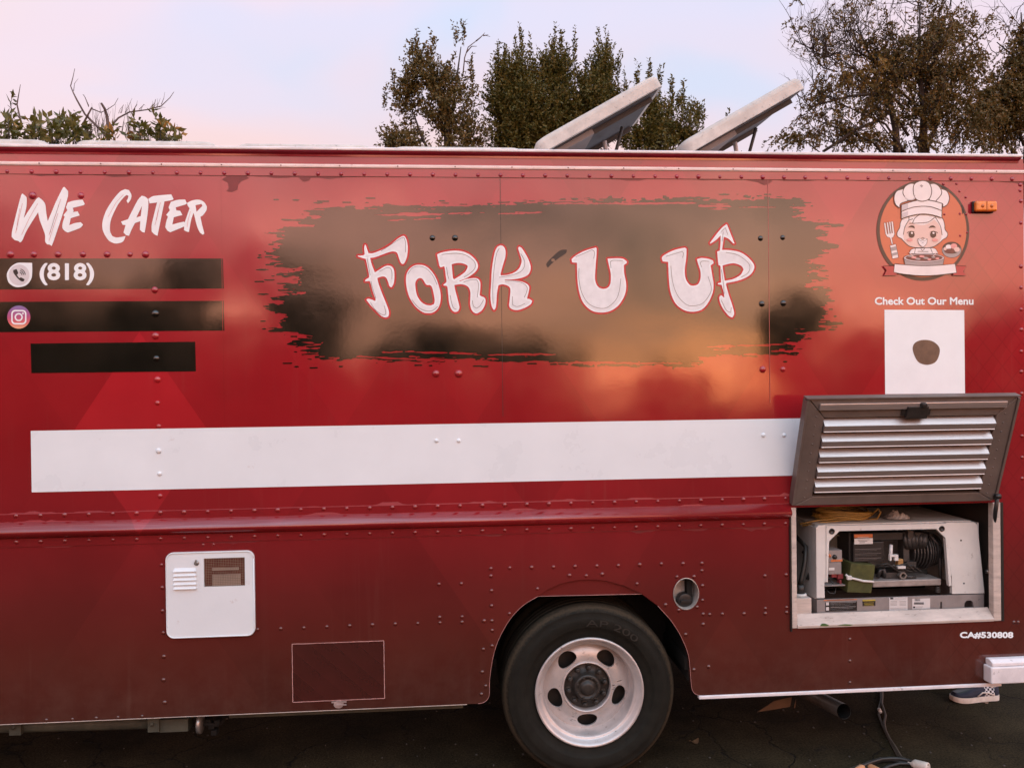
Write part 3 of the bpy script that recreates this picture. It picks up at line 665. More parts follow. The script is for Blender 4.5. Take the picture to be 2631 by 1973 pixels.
for u in (43, 397):
    m = MB(); A = W(u, 1870 if u < 100 else 1862, 0.06); m.box((A[0] - 0.025, 0.045, A[2] - 0.026), (A[0] + 0.025, 0.069, A[2] + 0.05)); m.lathe([(0.011, 0.045), (0.009, 0.037), (0.0005, 0.035)], (A[0] - 0.005, 0, A[2] + 0.012), 10); m.build('pipe_bracket', pipem.m, dp)
m = MB(); A, B = W(590, 1848, 0.10), W(1190, 1822, 0.10); m.box((A[0], 0.09, Z_BL - 0.055), (B[0], 0.15, Z_BL - 0.004)); m.build('frame_rail', pipem.m, TR)
m = MB(); E_, F_ = W(2168.6, 1826.8, 0.10), np.array(W(2060, 1772, 0.55))
d_ = (F_ - E_) / np.linalg.norm(F_ - E_); P_ = [E_ + d_ * t for t in (0, 0.15, 0.35, 0.6)]
m.tube(P_, 0.037, 24, caps=False); m.tube([p for p in P_], 0.034, 24, caps=False, mi=1); m.add([tuple(P_[2] + Vector((0, 0, 0)))] * 1, [])
m.build('exhaust_pipe', [steel.m, chassis.m], TR)
m = MB(); m.plate([XZ(SRC, [(1945, 1829), (1990, 1800), (2035, 1790), (2030, 1815)], 0.5)], 0.5, 0.004, back=True); m.plate([XZ(SRC, [(2040, 1818), (2046, 1795), (2043, 1818)], 0.48)], 0.48, 0.004, back=True)
m.build('torn_mud_flap', MT('brown_flap', (0.11, 0.06, 0.03), 0.7, var=0.3).m, TR)

# ------------------------------------------------------------------ water heater door
hz = XZ((420, 1400, 6.636), [(50, 95), (1560, 95), (1570, 1580), (60, 1580)])
hx0, hx1 = 0.5 * (hz[0][0] + hz[3][0]), 0.5 * (hz[1][0] + hz[2][0]); hz1, hz0 = 0.5 * (zz(435, 1417) + zz(648, 1414)), 0.5 * (zz(440, 1638.5) + zz(650, 1631))
k_ = (hx1 - hx0) / 1515.0
HX = lambda x: hx0 + (x - 52) * k_
HZ = lambda y: hz1 - (y - 95) * (hz1 - hz0) / 1475.0
scr = [(HX(703), HZ(700)), (HX(1403), HZ(700)), (HX(1403), HZ(210)), (HX(703), HZ(210))]
hd = MB(); hd.plate([rrect(hx0, hz0, hx1, hz1, 0.034), scr], -0.010, 0.0098); HD = hd.build('heater_door', enamel.m, TR)
m = MB(); rim_ = rrect(hx0 + 0.003, hz0 + 0.003, hx1 - 0.003, hz1 - 0.003, 0.032); m.tube([(x, -0.0105, z) for x, z in rim_ + rim_[:1]], 0.003, 6); m.build('door_rim', enamel.m, HD)
for k in range(5):
    y0 = 362 + 74.5 * k; m = MB(); a, b = HX(185 + (k % 2)), HX(578); zt, zb = HZ(y0), HZ(y0 + 62); w_ = 0.005
    v = [(a + w_, -0.0101, zt), (b - w_, -0.0101, zt), (b, -0.021, zb + 0.001), (a, -0.021, zb + 0.001), (a, -0.0101, zb), (b, -0.0101, zb)]
    m.add(v, [(0, 3, 2, 1), (3, 4, 5, 2), (0, 4, 3), (1, 2, 5)]); m.build('louver', enamel.m, HD)
m = MB(); x0_, x1_ = scr[0][0], scr[1][0]; z0_, z1_ = scr[0][1], scr[2][1]
for k in range(24): x = x0_ + (x1_ - x0_) * (k + .5) / 24; m.box((x - .0007, -.0085, z0_), (x + .0007, -.0073, z1_))
for k in range(17): z = z0_ + (z1_ - z0_) * (k + .5) / 17; m.box((x0_, -.0072, z - .0009), (x1_, -.006, z + .0009))
s_ = m.build('mesh_screen', MT('brown_wire', (0.22, 0.17, 0.12), 0.5, metal=0.4, var=0.3, scale=30).m, HD); s_['kind'] = 'stuff'
m = MB(); m.box((x0_ + 0.001, 0.006, z0_), (x1_ - 0.001, 0.0062, z1_)); m.build('screen_recess', genblk.m, HD)
m = MB(); m.box((HX(840), -0.0045, HZ(695)), (HX(1320), -0.001, HZ(500))); m.box((HX(840), -0.0045, HZ(425)), (HX(1290), -0.001, HZ(385))); m.build('burner_cover', MT('pink_beige_sheet', (0.42, 0.33, 0.29), 0.5, var=0.1).m, HD)
m = MB(); c_l = (HX(580), 0, HZ(285)); m.lathe([(0.0115, -0.0102), (0.011, -0.013), (0.004, -0.014), (0.004, -0.016), (0.0003, -0.016)], c_l, 16); m.box((c_l[0] - .0035, -0.022, c_l[2] - 0.004), (c_l[0] + .0035, -0.0161, c_l[2] + 0.016))
m.build('latch', steel.m, HD)

# ------------------------------------------------------------------ small locker door in the skirt
lk = XZ((650, 1450, 3.16), [(318, 642), (1062, 616), (1070, 1080), (325, 1116)])
lx0, lx1 = 0.5 * (lk[0][0] + lk[3][0]), 0.5 * (lk[1][0] + lk[2][0]); lz1, lz0 = 0.5 * (lk[0][1] + lk[1][1]), 0.5 * (lk[2][1] + lk[3][1])
m = MB(); m.plate([[(lx0, lz0), (lx1, lz0), (lx1, lz1), (lx0, lz1)]], -0.003, 0.0028)
lkm = MT('maroon_quilted_print', (0.056, 0.0125, 0.010), 0.2, spec=0.8, var=0.12)
sxl = lkm.t.nodes.new('ShaderNodeSeparateXYZ'); lkm.t.links.new(lkm.posn, sxl.inputs[0])
st = lkm.math('FRACT', lkm.math('MULTIPLY', lkm.math('ADD', sxl.outputs['X'], lkm.math('MULTIPLY', sxl.outputs['Z'], 1.1)), 9.5))
lkm.setcol(lkm.mix(lkm.math('MULTIPLY', st, 0.22), lkm.col, (0.02, 0.006, 0.004)))
LK = m.build('locker_door', lkm.m, TR)
m = MB(); q = 0.0028
for a, b in (((lx0, lz0), (lx1, lz0)), ((lx1, lz0), (lx1, lz1)), ((lx1, lz1), (lx0, lz1)), ((lx0, lz1), (lx0, lz0))):
    m.ribbon([(a[0] + (b[0] - a[0]) * t + RS.uniform(-.0005, .0005), a[1] + (b[1] - a[1]) * t + RS.uniform(-.0006, .0006)) for t in np.linspace(0, 1, 20)], q, -0.0036)
m.build('bare_edge', MT('chipped_pink_edge', (0.50, 0.28, 0.26), 0.5, var=0.25, scale=40).m, LK)
A = W(650 + 700 / 3.16, 1450 + 1125 / 3.16)
m = MB(); m.box((A[0] - 0.034, -0.006, A[2] + 0.004), (A[0] + 0.034, -0.0031, A[2] + 0.011)); m.plate([ell(A[0] - .002, A[2] - .003, .022, .017, 20)], -0.008, 0.0075); m.box((A[0] - .012, -0.013, A[2] - .006), (A[0] + .034, -0.0081, A[2] - .001))
m.build('latch', MT('dirty_pink_latch', (0.36, 0.27, 0.25), 0.45, metal=0.3, var=0.3, scale=30).m, LK)

# ------------------------------------------------------------------ fuel filler, marker lamp, patch plate
fc = W(1762.6, 1524.8); m = MB(); rx_, rz_ = 0.061, 0.0745
fm = MT('dusty_filler_bowl', (0.40, 0.36, 0.33), 0.45, metal=0.3, var=0.25, scale=18, dark=(0.14, 0.12, 0.10))
def oval(k, y): return [(fc[0] + math.cos(t) * rx_ * k, y, fc[2] + math.sin(t) * rz_ * k) for t in np.linspace(0, 2 * math.pi, 40, endpoint=False)]
rings = [oval(1.03, -0.003), oval(0.99, -0.004), oval(0.96, 0.002), oval(0.93, 0.03), oval(0.86, 0.06), oval(0.70, 0.068), oval(0.02, 0.07)]
for A, B in zip(rings[:-1], rings[1:]): m.add(A + B, [(i, (i + 1) % 40, (i + 1) % 40 + 40, i + 40) for i in range(40)], 0, True)
FF = m.build('fuel_filler', fm.m, TR, fix=False)
cc = W(1760, 1542, 0.03); m = MB(); m.lathe([(0.036, 0.03), (0.036, 0.0), (0.033, -0.006), (0.018, -0.008), (0.0005, -0.008)], cc, 28); m.box((cc[0] - 0.026, cc[1] - 0.020, cc[2] - 0.006), (cc[0] + 0.026, cc[1] - 0.006, cc[2] + 0.006))
m.build('fuel_cap', genblk.m, FF, bevel=0.001)
A = XZ((2180, 440, 2.765), [(872, 300), (1026, 218)]); m = MB(); m.box((A[0][0], -0.012, A[0][1]), (A[1][0] - 0.004, -0.0002, A[1][1])); ML = m.build('marker_lamp', genblk.m, TR, bevel=0.004)
m = MB(); m.box((A[0][0] + 0.002, -0.036, A[0][1] + 0.003), (A[1][0], -0.0121, A[1][1] - 0.003)); m.build('lens', amber.m, ML, bevel=0.010, seg=3)
cx_ = 0.5 * (A[0][0] + A[1][0]); cz_ = 0.5 * (A[0][1] + A[1][1]); m = MB(); 
for q in (-0.022, 0.024): m.lathe([(0.009, -0.0362), (0.007, -0.039), (0.001, -0.040)], (cx_ + q, 0, cz_), 10)
m.box((cx_ - 0.002, -0.038, A[0][1] + .006), (cx_ + 0.002, -0.0362, A[1][1] - .006)); m.build('lens_boss', MT('deep_amber', (0.40, 0.10, 0.02), 0.3, var=0.3).m, ML)
m = MB(); m.plate([XZ((2240, 450, 5.925), smooth_loop([(1090, 165), (1300, 160), (1380, 230), (1400, 330), (1385, 600), (1390, 860), (1370, 960), (1150, 985), (1090, 980)], True, 4))], -0.0015, 0.0013); m.build('repair_patch', wrap.m, TR)
for x, y in ((1090, 140), (1290, 135), (1330, 250), (1430, 340), (1335, 590), (1430, 600), (1340, 925), (1445, 875), (1100, 600)):
    p = W(2240 + x / 5.925, 450 + y / 5.925); rivet(p[0], p[2], -0.002, 0.55)
# ================================================================== printed graphics on the wrap
BN = (640, 450, 2.765)
# black brush-stroke banner: traced body, frayed by long streaks
lft = [(660 + x / 3.455, 480 + y / 3.455) for x, y in [(1040, 1545), (480, 1500), (345, 1470), (560, 1405), (270, 1395), (480, 1342), (310, 1312), (45, 1278), (240, 1258), (235, 1218), (180, 1180), (250, 1142), (95, 1077), (220, 1017),
        (150, 992), (425, 940), (305, 907), (140, 862), (385, 842), (385, 812), (145, 785), (290, 735), (385, 718), (130, 682), (200, 660), (80, 597), (225, 540), (150, 490), (250, 437), (60, 412), (260, 392), (250, 365), (490, 347), (430, 322), (235, 300), (530, 290), (620, 262), (390, 230), (500, 206), (720, 184)]]
top = [(1000, 531), (1200, 527), (1420, 520), (1790, 509)]
rgt = [(1780 + x / 3.455, 480 + y / 3.455) for x, y in [(300, 104), (900, 112), (1040, 150), (830, 176), (1000, 238), (880, 266), (1090, 290), (1305, 342), (1110, 360), (1190, 402), (1125, 465), (1265, 525), (1150, 592), (990, 655), (1200, 715), (995, 760), (1205, 795), (1060, 842),
        (960, 880), (1210, 925), (1150, 960), (1255, 1010), (1125, 1087), (1200, 1130), (1095, 1195), (1310, 1217), (1090, 1240), (1170, 1266), (900, 1295), (1060, 1342), (830, 1382), (1000, 1440), (700, 1460), (920, 1480), (300, 1492), (70, 1512), (60, 1562), (-30, 1590)]]
bot = [(1600, 938), (1420, 934), (1200, 922)]
bl = XZ(SRC, lft + top + rgt + bot)
bx_ = [p[0] for p in bl]; bz_ = [p[1] for p in bl]
gx = np.arange(min(bx_) - 0.12, max(bx_) + 0.14, 0.0034); gz = np.arange(min(bz_) - 0.07, max(bz_) + 0.07, 0.0022)
F = sdf([bl], gx, gz)
def vnoise(rs, nz_, nx_):                            # stretched value noise on the grid
    a = rs.rand(nz_ + 3, nx_ + 3)
    zi = np.linspace(0, nz_, len(gz)); xi = np.linspace(0, nx_, len(gx)); z0 = zi.astype(int); x0 = xi.astype(int); fz = (zi - z0)[:, None]; fx = (xi - x0)[None, :]
    fz = fz * fz * (3 - 2 * fz); fx = fx * fx * (3 - 2 * fx)
    A = a[np.ix_(z0, x0)] * (1 - fx) + a[np.ix_(z0, x0 + 1)] * fx; B = a[np.ix_(z0 + 1, x0)] * (1 - fx) + a[np.ix_(z0 + 1, x0 + 1)] * fx
    return A * (1 - fz) + B * fz - 0.5
r9 = np.random.RandomState(9)
nse = vnoise(r9, 110, 26) * 0.030 + vnoise(r9, 170, 90) * 0.030 + vnoise(r9, 200, 260) * 0.012
F = F + nse * np.clip(1.4 - np.abs(F + 0.0) / 0.05, 0.0, 1.0)
def zline(v, u=1400): return zz(u, v)
def gap(u0, u1, v0, v1, w):                          # red streaks left inside the stroke near its rim
    global F
    X0, Z0 = W(u0, v0)[[0, 2]]; X1, Z1 = W(u1, v1)[[0, 2]]
    Xg, Zg = np.meshgrid(gx, gz); t = np.clip((Xg - X0) / (X1 - X0), 0, 1)
    d = np.abs(Zg - (Z0 + (Z1 - Z0) * t)) + np.abs(np.minimum(0, Xg - X0)) * .2 + np.maximum(0, Xg - X1) * .2
    F = np.minimum(F, d - w * np.clip(1 - abs(2 * t - 1)**4, .15, 1) - nse * 0.25)
for a in ((962, 1260, 553, 546, .006), (1260, 1400, 551, 545, .004), (1400, 1785, 524, 522, .0045), (985, 1130, 567, 562, .003), (1790, 1885, 528, 528, .008), (1795, 1860, 538, 537, .003), (1900, 2000, 533, 533, .0025),
          (972, 1230, 902, 908, .005), (1225, 1430, 912, 912, .004), (1400, 1785, 932, 933, .0035), (1820, 1885, 891, 890, .005), (1900, 2050, 888, 884, .0025), (1830, 1870, 899, 898, .003), (1005, 1180, 921, 925, .003), (900, 1000, 915, 920, .002)): gap(*a)
for q in range(46):                                  # loose flecks above, below and beside it
    top_ = r9.rand() < .5; u = r9.uniform(700, 2080); v = (r9.uniform(508, 524) - (u - 700) * 0.007 if top_ else r9.uniform(926, 946) - (u - 700) * 0.004)
    if r9.rand() < .3: u = r9.choice([r9.uniform(664, 700), r9.uniform(2110, 2150)]); v = r9.uniform(600, 860)
    X0, Z0 = W(u, v)[[0, 2]]; Xg, Zg = np.meshgrid(gx, gz); F = np.maximum(F, 1 - ((Xg - X0) / r9.uniform(.006, .03))**2 - ((Zg - Z0) / .0028)**2)
m = MB(); m.fill(F, gx, gz, -0.0010)
BAN = m.build('brush_stroke_banner', black.m, TR)

C1, C2, C3 = (910, 580, 6.38), (1110, 600, 6.913), (1450, 550, 4.337)
LET = [
 (C1, [[(175, 315), (190, 322), (235, 452), (300, 455), (450, 400), (600, 310), (720, 215), (800, 172), (838, 190), (868, 270), (880, 380), (868, 500), (845, 570), (815, 625), (785, 632), (765, 610), (740, 550), (705, 450), (650, 425), (580, 435), (450, 480), (340, 520), (262, 530), (290, 640), (340, 768), (420, 720), (500, 670), (565, 655), (620, 675), (655, 740), (660, 850), (650, 940), (620, 1008), (600, 1010), (575, 985), (560, 930), (520, 850), (460, 835), (380, 860), (400, 950), (450, 1090), (510, 1240), (560, 1370), (572, 1440), (560, 1490), (510, 1505), (440, 1475), (330, 1370), (250, 1280), (200, 1215), (230, 1198), (290, 1212), (345, 1238), (352, 1205), (330, 1150), (300, 1060), (275, 960), (255, 908), (180, 915), (185, 890), (245, 852), (245, 810), (215, 650), (190, 545), (140, 535), (60, 506), (60, 494), (110, 494), (160, 485), (172, 470), (165, 370)]],
  [[(440, 418), (640, 290), (790, 200), (825, 205), (845, 300), (840, 440)], [(410, 755), (540, 690), (600, 710), (620, 780), (618, 880)], [(212, 540), (240, 690), (265, 815)], [(275, 910), (310, 1050), (358, 1190)], [(268, 1265), (340, 1370), (430, 1445), (490, 1465), (518, 1440), (510, 1380), (490, 1310)]]),
 (C1, [[(1080, 645), (1170, 665), (1260, 740), (1340, 860), (1390, 1000), (1418, 1130), (1410, 1260), (1370, 1360), (1300, 1420), (1220, 1435), (1130, 1420), (1020, 1340), (930, 1220), (875, 1080), (850, 920), (860, 800), (910, 710), (990, 655)],
       [(1085, 860), (1125, 880), (1185, 970), (1240, 975), (1275, 1010), (1300, 1100), (1320, 1220), (1310, 1285), (1250, 1308), (1170, 1295), (1090, 1240), (1030, 1140), (1005, 1020), (1005, 930), (1040, 875)]],
  [[(880, 795), (950, 700), (1060, 668), (1180, 705), (1290, 820), (1358, 970)], [(945, 1215), (1050, 1340), (1170, 1395), (1280, 1395), (1372, 1325)]]),
 (C2, [[(90, 375), (160, 345), (300, 315), (450, 308), (570, 330), (680, 385), (770, 470), (815, 560), (800, 640), (740, 710), (620, 790), (480, 845), (500, 850), (600, 815), (720, 795), (800, 800), (845, 840), (860, 900), (855, 1000), (845, 1100), (880, 1118), (930, 1140), (952, 1190), (935, 1280), (880, 1370), (800, 1420), (745, 1405), (700, 1350), (678, 1260), (680, 1150), (680, 1040), (640, 950), (540, 905), (395, 915), (410, 1000), (450, 1150), (480, 1270), (485, 1330), (460, 1385), (400, 1395), (345, 1350), (305, 1240), (290, 1100), (275, 960), (265, 935), (200, 925), (205, 910), (255, 860), (245, 760), (230, 640), (218, 585), (150, 605), (130, 570), (105, 450)],
       [(350, 550), (430, 530), (530, 530), (620, 565), (632, 600), (590, 680), (500, 750), (395, 815), (375, 800), (360, 680)]],
  [[(170, 378), (420, 355), (600, 390), (740, 490), (770, 570), (740, 650), (650, 730), (570, 778)], [(258, 600), (275, 720), (295, 808)], [(560, 862), (680, 828), (780, 825), (818, 870), (822, 980), (802, 1140)], [(322, 1100), (350, 1240), (380, 1320), (435, 1352)], [(718, 1190), (735, 1290), (790, 1330), (850, 1290), (915, 1180)]]),
 (C2, [[(1220, 215), (1275, 240), (1305, 310), (1300, 420), (1260, 560), (1215, 730), (1230, 748), (1350, 735), (1460, 695), (1540, 630), (1580, 550), (1590, 470), (1560, 370), (1530, 270), (1545, 238), (1590, 260), (1650, 350), (1710, 460), (1750, 580), (1745, 660), (1700, 740), (1590, 790), (1450, 815), (1290, 822), (1290, 834), (1440, 838), (1580, 855), (1680, 895), (1725, 950), (1715, 1040), (1685, 1160), (1740, 1170), (1778, 1200), (1750, 1260), (1650, 1320), (1520, 1362), (1420, 1345), (1370, 1290), (1380, 1160), (1392, 1000), (1360, 940), (1260, 905), (1180, 920), (1155, 1050), (1145, 1200), (1130, 1320), (1100, 1362), (1070, 1320), (1045, 1220), (1038, 1080), (1050, 880), (1060, 680), (1085, 480), (1120, 320), (1160, 245)]],
  [[(1195, 268), (1150, 350), (1110, 560), (1080, 900), (1080, 1120), (1085, 1250)], [(1575, 362), (1640, 490), (1635, 600), (1560, 690), (1400, 745), (1190, 782)], [(1295, 855), (1450, 850), (1600, 880), (1685, 950), (1680, 1040), (1635, 1140)], [(1428, 1120), (1430, 1270), (1500, 1300), (1570, 1285), (1650, 1245)]]),
 (C3, [[(350, 375), (360, 390), (352, 520), (340, 700), (350, 770), (385, 820), (440, 835), (490, 815), (515, 760), (515, 660), (495, 570), (480, 500), (560, 495), (650, 500), (695, 530), (692, 550), (662, 570), (665, 660), (685, 760), (685, 850), (655, 940), (590, 1030), (500, 1085), (400, 1098), (300, 1075), (210, 990), (165, 870), (145, 730), (140, 545), (85, 540), (80, 505), (120, 470), (220, 415)]],
  [[(125, 480), (310, 400), (335, 430), (325, 500)], [(162, 605), (160, 720), (190, 870), (260, 990), (360, 1045), (470, 1045), (570, 960), (610, 860), (628, 720)], [(518, 605), (510, 535), (540, 518), (650, 522)]]),
 (C3, [[(1340, 378), (1360, 390), (1355, 500), (1340, 620), (1350, 720), (1390, 785), (1440, 800), (1490, 780), (1515, 720), (1515, 640), (1490, 560), (1475, 505), (1530, 492), (1600, 500), (1655, 520), (1662, 550), (1628, 575), (1645, 680), (1660, 780), (1650, 880), (1600, 990), (1530, 1065), (1430, 1090), (1330, 1070), (1240, 1000), (1185, 880), (1165, 740), (1155, 535), (1095, 530), (1085, 490), (1110, 460), (1220, 405)]],
  [[(1130, 475), (1310, 420), (1325, 440), (1315, 490)], [(1185, 580), (1205, 760), (1260, 910), (1350, 1005), (1430, 1025), (1540, 995), (1620, 890), (1635, 820), (1598, 695)], [(1530, 595), (1510, 550), (1535, 527), (1610, 530)]]),
 (C3, [[(1805, 115), (1815, 130), (1850, 220), (1895, 330), (1880, 330), (1830, 280), (1775, 255), (1765, 330), (1755, 402), (1850, 405), (1960, 430), (2050, 490), (2112, 570), (2100, 640), (2040, 700), (1930, 745), (1805, 770), (1800, 790), (1830, 900), (1870, 1020), (1890, 1110), (1870, 1155), (1830, 1135), (1770, 1060), (1735, 990), (1725, 930), (1745, 905), (1780, 935), (1775, 880), (1750, 790), (1710, 785), (1710, 772), (1745, 765), (1740, 660), (1738, 580), (1715, 570), (1700, 420), (1730, 410), (1738, 330), (1740, 240), (1690, 290), (1625, 335), (1620, 325), (1690, 230), (1750, 160)],
       [(1760, 575), (1880, 550), (1970, 580), (1995, 620), (1960, 680), (1880, 725), (1785, 745), (1770, 650)]],
  [[(1795, 430), (1930, 460), (2040, 540), (2065, 600), (2040, 660), (1970, 705)], [(1768, 200), (1755, 310)], [(1745, 200), (1790, 155), (1820, 235)], [(1745, 960), (1800, 1070), (1850, 1100), (1858, 1040)], [(1748, 620), (1765, 740), (1780, 890)]])]
for crop, loops, lines in LET:
    sl_ = [smooth_loop(XZ(crop, l), True, 5, 55) for l in loops]
    xs = [p[0] for p in sl_[0]]; zs = [p[1] for p in sl_[0]]
    ax = np.arange(min(xs) - .02, max(xs) + .02, .0016); az = np.arange(min(zs) - .02, max(zs) + .02, .0016)
    Fo = sdf(sl_, ax, az); m = MB()
    for grp in contour(Fo + 0.0082, ax, az): m.plate(grp, -0.0018, 0, 0)
    for grp in contour(Fo, ax, az): m.plate(grp, -0.0026, 0, 1)
    for grp in contour(Fo - 0.0085, ax, az, 2e-5): m.plate(grp, -0.0030, 0, 2)
    for l in lines: m.ribbon(smooth_loop(XZ(crop, l), False, 5), 0.0019, -0.0036, 3)
    m.build('letter', [lett_r.m, lett_w.m, lett_g.m, ink.m], BAN)
# scuff in the middle of the banner
m = MB(); m.plate([XZ((1400, 450, 2.765), smooth_loop([(20, 660), (10, 630), (60, 575), (110, 535), (155, 530), (150, 555), (100, 590), (60, 620)], True, 4)), XZ((1400, 450, 2.765), ell(58, 605, 14, 12, 10))], -0.0019); m.build('scuff_mark', dark_i.m, BAN)

# WE CATER
C7 = (0, 460, 3.95)
CAT = [
 [[(228, 148), (262, 178), (272, 195), (270, 280), (242, 400), (300, 310), (370, 205), (395, 188), (440, 225), (463, 270), (470, 340), (485, 430), (520, 350), (570, 230), (640, 90), (655, 82), (692, 125), (690, 180), (640, 350), (570, 560), (535, 660), (525, 682), (505, 668), (480, 665), (460, 635), (458, 570), (435, 500), (405, 420), (388, 340), (330, 430), (270, 530), (225, 630), (205, 645), (185, 630), (150, 620), (120, 590), (122, 540), (150, 420), (190, 260), (215, 170)]],
 [[(840, 212), (862, 255), (850, 268), (740, 295), (748, 325), (742, 338), (790, 330), (810, 372), (720, 400), (705, 470), (760, 450), (820, 440), (845, 465), (820, 495), (750, 525), (690, 545), (660, 530), (635, 495), (640, 440), (658, 385), (645, 370), (665, 345), (685, 320), (672, 290), (690, 240), (760, 220)]],
 [[(1300, 248), (1325, 215), (1335, 165), (1310, 115), (1270, 105), (1220, 130), (1150, 210), (1080, 320), (1045, 420), (1040, 500), (1065, 570), (1110, 630), (1170, 655), (1220, 650), (1255, 630), (1275, 580), (1230, 590), (1180, 595), (1140, 580), (1118, 530), (1120, 450), (1140, 380), (1200, 260), (1260, 185), (1285, 165), (1305, 172), (1298, 200), (1285, 225)]],
 [[(1440, 172), (1480, 185), (1505, 215), (1505, 300), (1490, 420), (1470, 545), (1445, 540), (1420, 515), (1425, 430), (1370, 450), (1335, 520), (1310, 578), (1280, 570), (1255, 545), (1275, 470), (1245, 465), (1230, 435), (1300, 410), (1340, 330), (1400, 215)], [(1442, 275), (1430, 378), (1385, 393)]],
 [[(1505, 205), (1560, 175), (1740, 158), (1762, 205), (1750, 215), (1670, 230), (1650, 330), (1625, 450), (1600, 578), (1570, 565), (1540, 535), (1540, 470), (1560, 380), (1595, 240), (1520, 250)]],
 [[(1880, 210), (1898, 250), (1880, 262), (1785, 290), (1790, 320), (1830, 325), (1852, 368), (1765, 390), (1750, 465), (1800, 450), (1870, 435), (1885, 455), (1880, 480), (1810, 510), (1730, 542), (1700, 525), (1678, 490), (1690, 430), (1705, 385), (1688, 365), (1725, 320), (1712, 290), (1735, 235), (1800, 215)]],
 [[(1905, 270), (1900, 245), (1950, 220), (2020, 212), (2070, 235), (2100, 280), (2095, 320), (2060, 370), (2035, 385), (2050, 460), (2075, 555), (2060, 568), (2030, 545), (2000, 480), (1980, 400), (1965, 345), (1940, 420), (1918, 540), (1895, 535), (1868, 520), (1875, 450), (1900, 370), (1925, 300)], [(1985, 268), (2045, 255), (2055, 275), (1995, 335)]]]
DRY = [[[(230, 250), (195, 400), (160, 550)], [(205, 300), (180, 430), (172, 520)], [(385, 250), (300, 400), (220, 570)], [(620, 205), (560, 380), (505, 560)], [(600, 260), (545, 430), (500, 570)], [(590, 350), (540, 500), (500, 630)]], [], [[(1255, 160), (1180, 240), (1100, 385)]], [], [[(1630, 240), (1600, 350), (1575, 470)], [(1610, 320), (1590, 420)]], [], [[(1935, 330), (1910, 420), (1900, 490)]]]
wc = bpy.data.objects.new('catering_slogan', None); COL.objects.link(wc); wc.location = W(270, 545); wc.parent = TR; wc.matrix_parent_inverse = wmat(TR).inverted()
for q, (loops, dry) in enumerate(zip(CAT, DRY)):
    m = MB(); m.plate([smooth_loop(XZ(C7, l), True, 4, 40) for l in loops], -0.0010 - (q % 2) * 0.0004, 0, 0)
    for l in dry: m.ribbon(XZ(C7, l), 0.0011, -0.0020, 1)
    m.build('letter', [brushw.m, lett_r.m], wc)

# contact stripes
def stripe(pts, mat_, name='contact_stripe', y=-0.0010):
    m = MB(); m.plate([XZ(SRC, pts)], y); return m.build(name, mat_, TR)
s1 = stripe([(-60, 664.5), (573, 664.5), (575, 741.7), (-60, 744)], black.m)
s2 = stripe([(-60, 776), (575, 773), (576.5, 849.5), (-60, 854)], black.m)
s3 = stripe([(78.8, 882.7), (501.5, 878), (503.6, 954), (81, 958.6)], black.m)
def text(name, body, box, mat_, parent, y, bold=0.0, shear=0.0, fit_src=True):
    cu_ = bpy.data.curves.new(name, 'FONT'); cu_.body = body; cu_.size = 1.0; cu_.shear = shear; cu_.resolution_u = 4
    to = bpy.data.objects.new('tmp_text', cu_); COL.objects.link(to)
    dg = bpy.context.evaluated_depsgraph_get(); me = bpy.data.meshes.new_from_object(to.evaluated_get(dg)); bpy.data.objects.remove(to)
    P = np.array([v.co[:] for v in me.vertices]); lo, hi = P.min(0), P.max(0)
    u0_, v0_, u1_, v1_ = box
    q = [W(u0_, v1_), W(u1_, v1_), W(u1_, v0_), W(u0_, v0_)]
    q = [np.array((p[0], p[2])) for p in q]
    for v in me.vertices:
        s_, t_ = (v.co.x - lo[0]) / (hi[0] - lo[0]), (v.co.y - lo[1]) / (hi[1] - lo[1])
        p = (q[0] * (1 - s_) + q[1] * s_) * (1 - t_) + (q[3] * (1 - s_) + q[2] * s_) * t_
        v.co = (p[0], y, p[1])
    nb_ = {}                                         # outline loops, thickened through a distance field
    cnt = {}
    for p in me.polygons:
        vs_ = list(p.vertices)
        for a, b_ in zip(vs_, vs_[1:] + vs_[:1]): cnt[(a, b_)] = 1
    for (a, b_) in cnt:
        if (b_, a) not in cnt: nb_[a] = b_
    lps = []
    while nb_:
        k0 = next(iter(nb_)); l = []; k = k0
        while k in nb_: l.append((me.vertices[k].co.x, me.vertices[k].co.z)); k = nb_.pop(k)
        lps.append(l)
    bpy.data.meshes.remove(me); xs = [p[0] for l in lps for p in l]; zs = [p[1] for l in lps for p in l]; st_ = (max(zs) - min(zs)) / 44
    ax = np.arange(min(xs) - .012, max(xs) + .012, st_); az = np.arange(min(zs) - .012, max(zs) + .012, st_); Fo = sdf(lps, ax, az); m_ = MB(); m_.fill(Fo + bold, ax, az, y)
    return m_.build(name, mat_, parent)
wprint = MT('white_print', (0.77, 0.82, 0.84), 0.4, spec=0.3, var=0.04)
text('phone_digits', '(818)', (104, 678, 240.5, 731.5), wprint.m, s1, -0.0018, 0.0032)
m = MB(); c = (0, 400, 2.766)
m.plate([XZ(c, smooth_loop([(230, 763), (170, 762), (120, 765), (75, 795), (50, 845), (62, 900), (100, 930), (140, 935), (190, 920), (222, 880), (230, 840)], True, 5, 70))], -0.0018, 0, 0)
m.plate([XZ(c, ell(138, 848, 73, 73))], -0.0024, 0, 1)
m.plate([XZ(c, smooth_loop([(97, 815), (120, 806), (132, 835), (122, 848), (140, 872), (152, 866), (178, 880), (170, 895), (150, 892), (118, 862), (98, 832)], True, 4))], -0.0030, 0, 2)
for rr_ in (20, 32, 44): m.ribbon(XZ(c, [(138 + rr_ * math.cos(a), 850 - rr_ * math.sin(a)) for a in np.linspace(0.05, 1.35, 10)]), 0.0035, -0.0030, 2)
m.build('phone_icon', [wprint.m, MT('icon_grey', (0.62, 0.60, 0.62), 0.4, var=0.08).m, dark_i.m], s1)
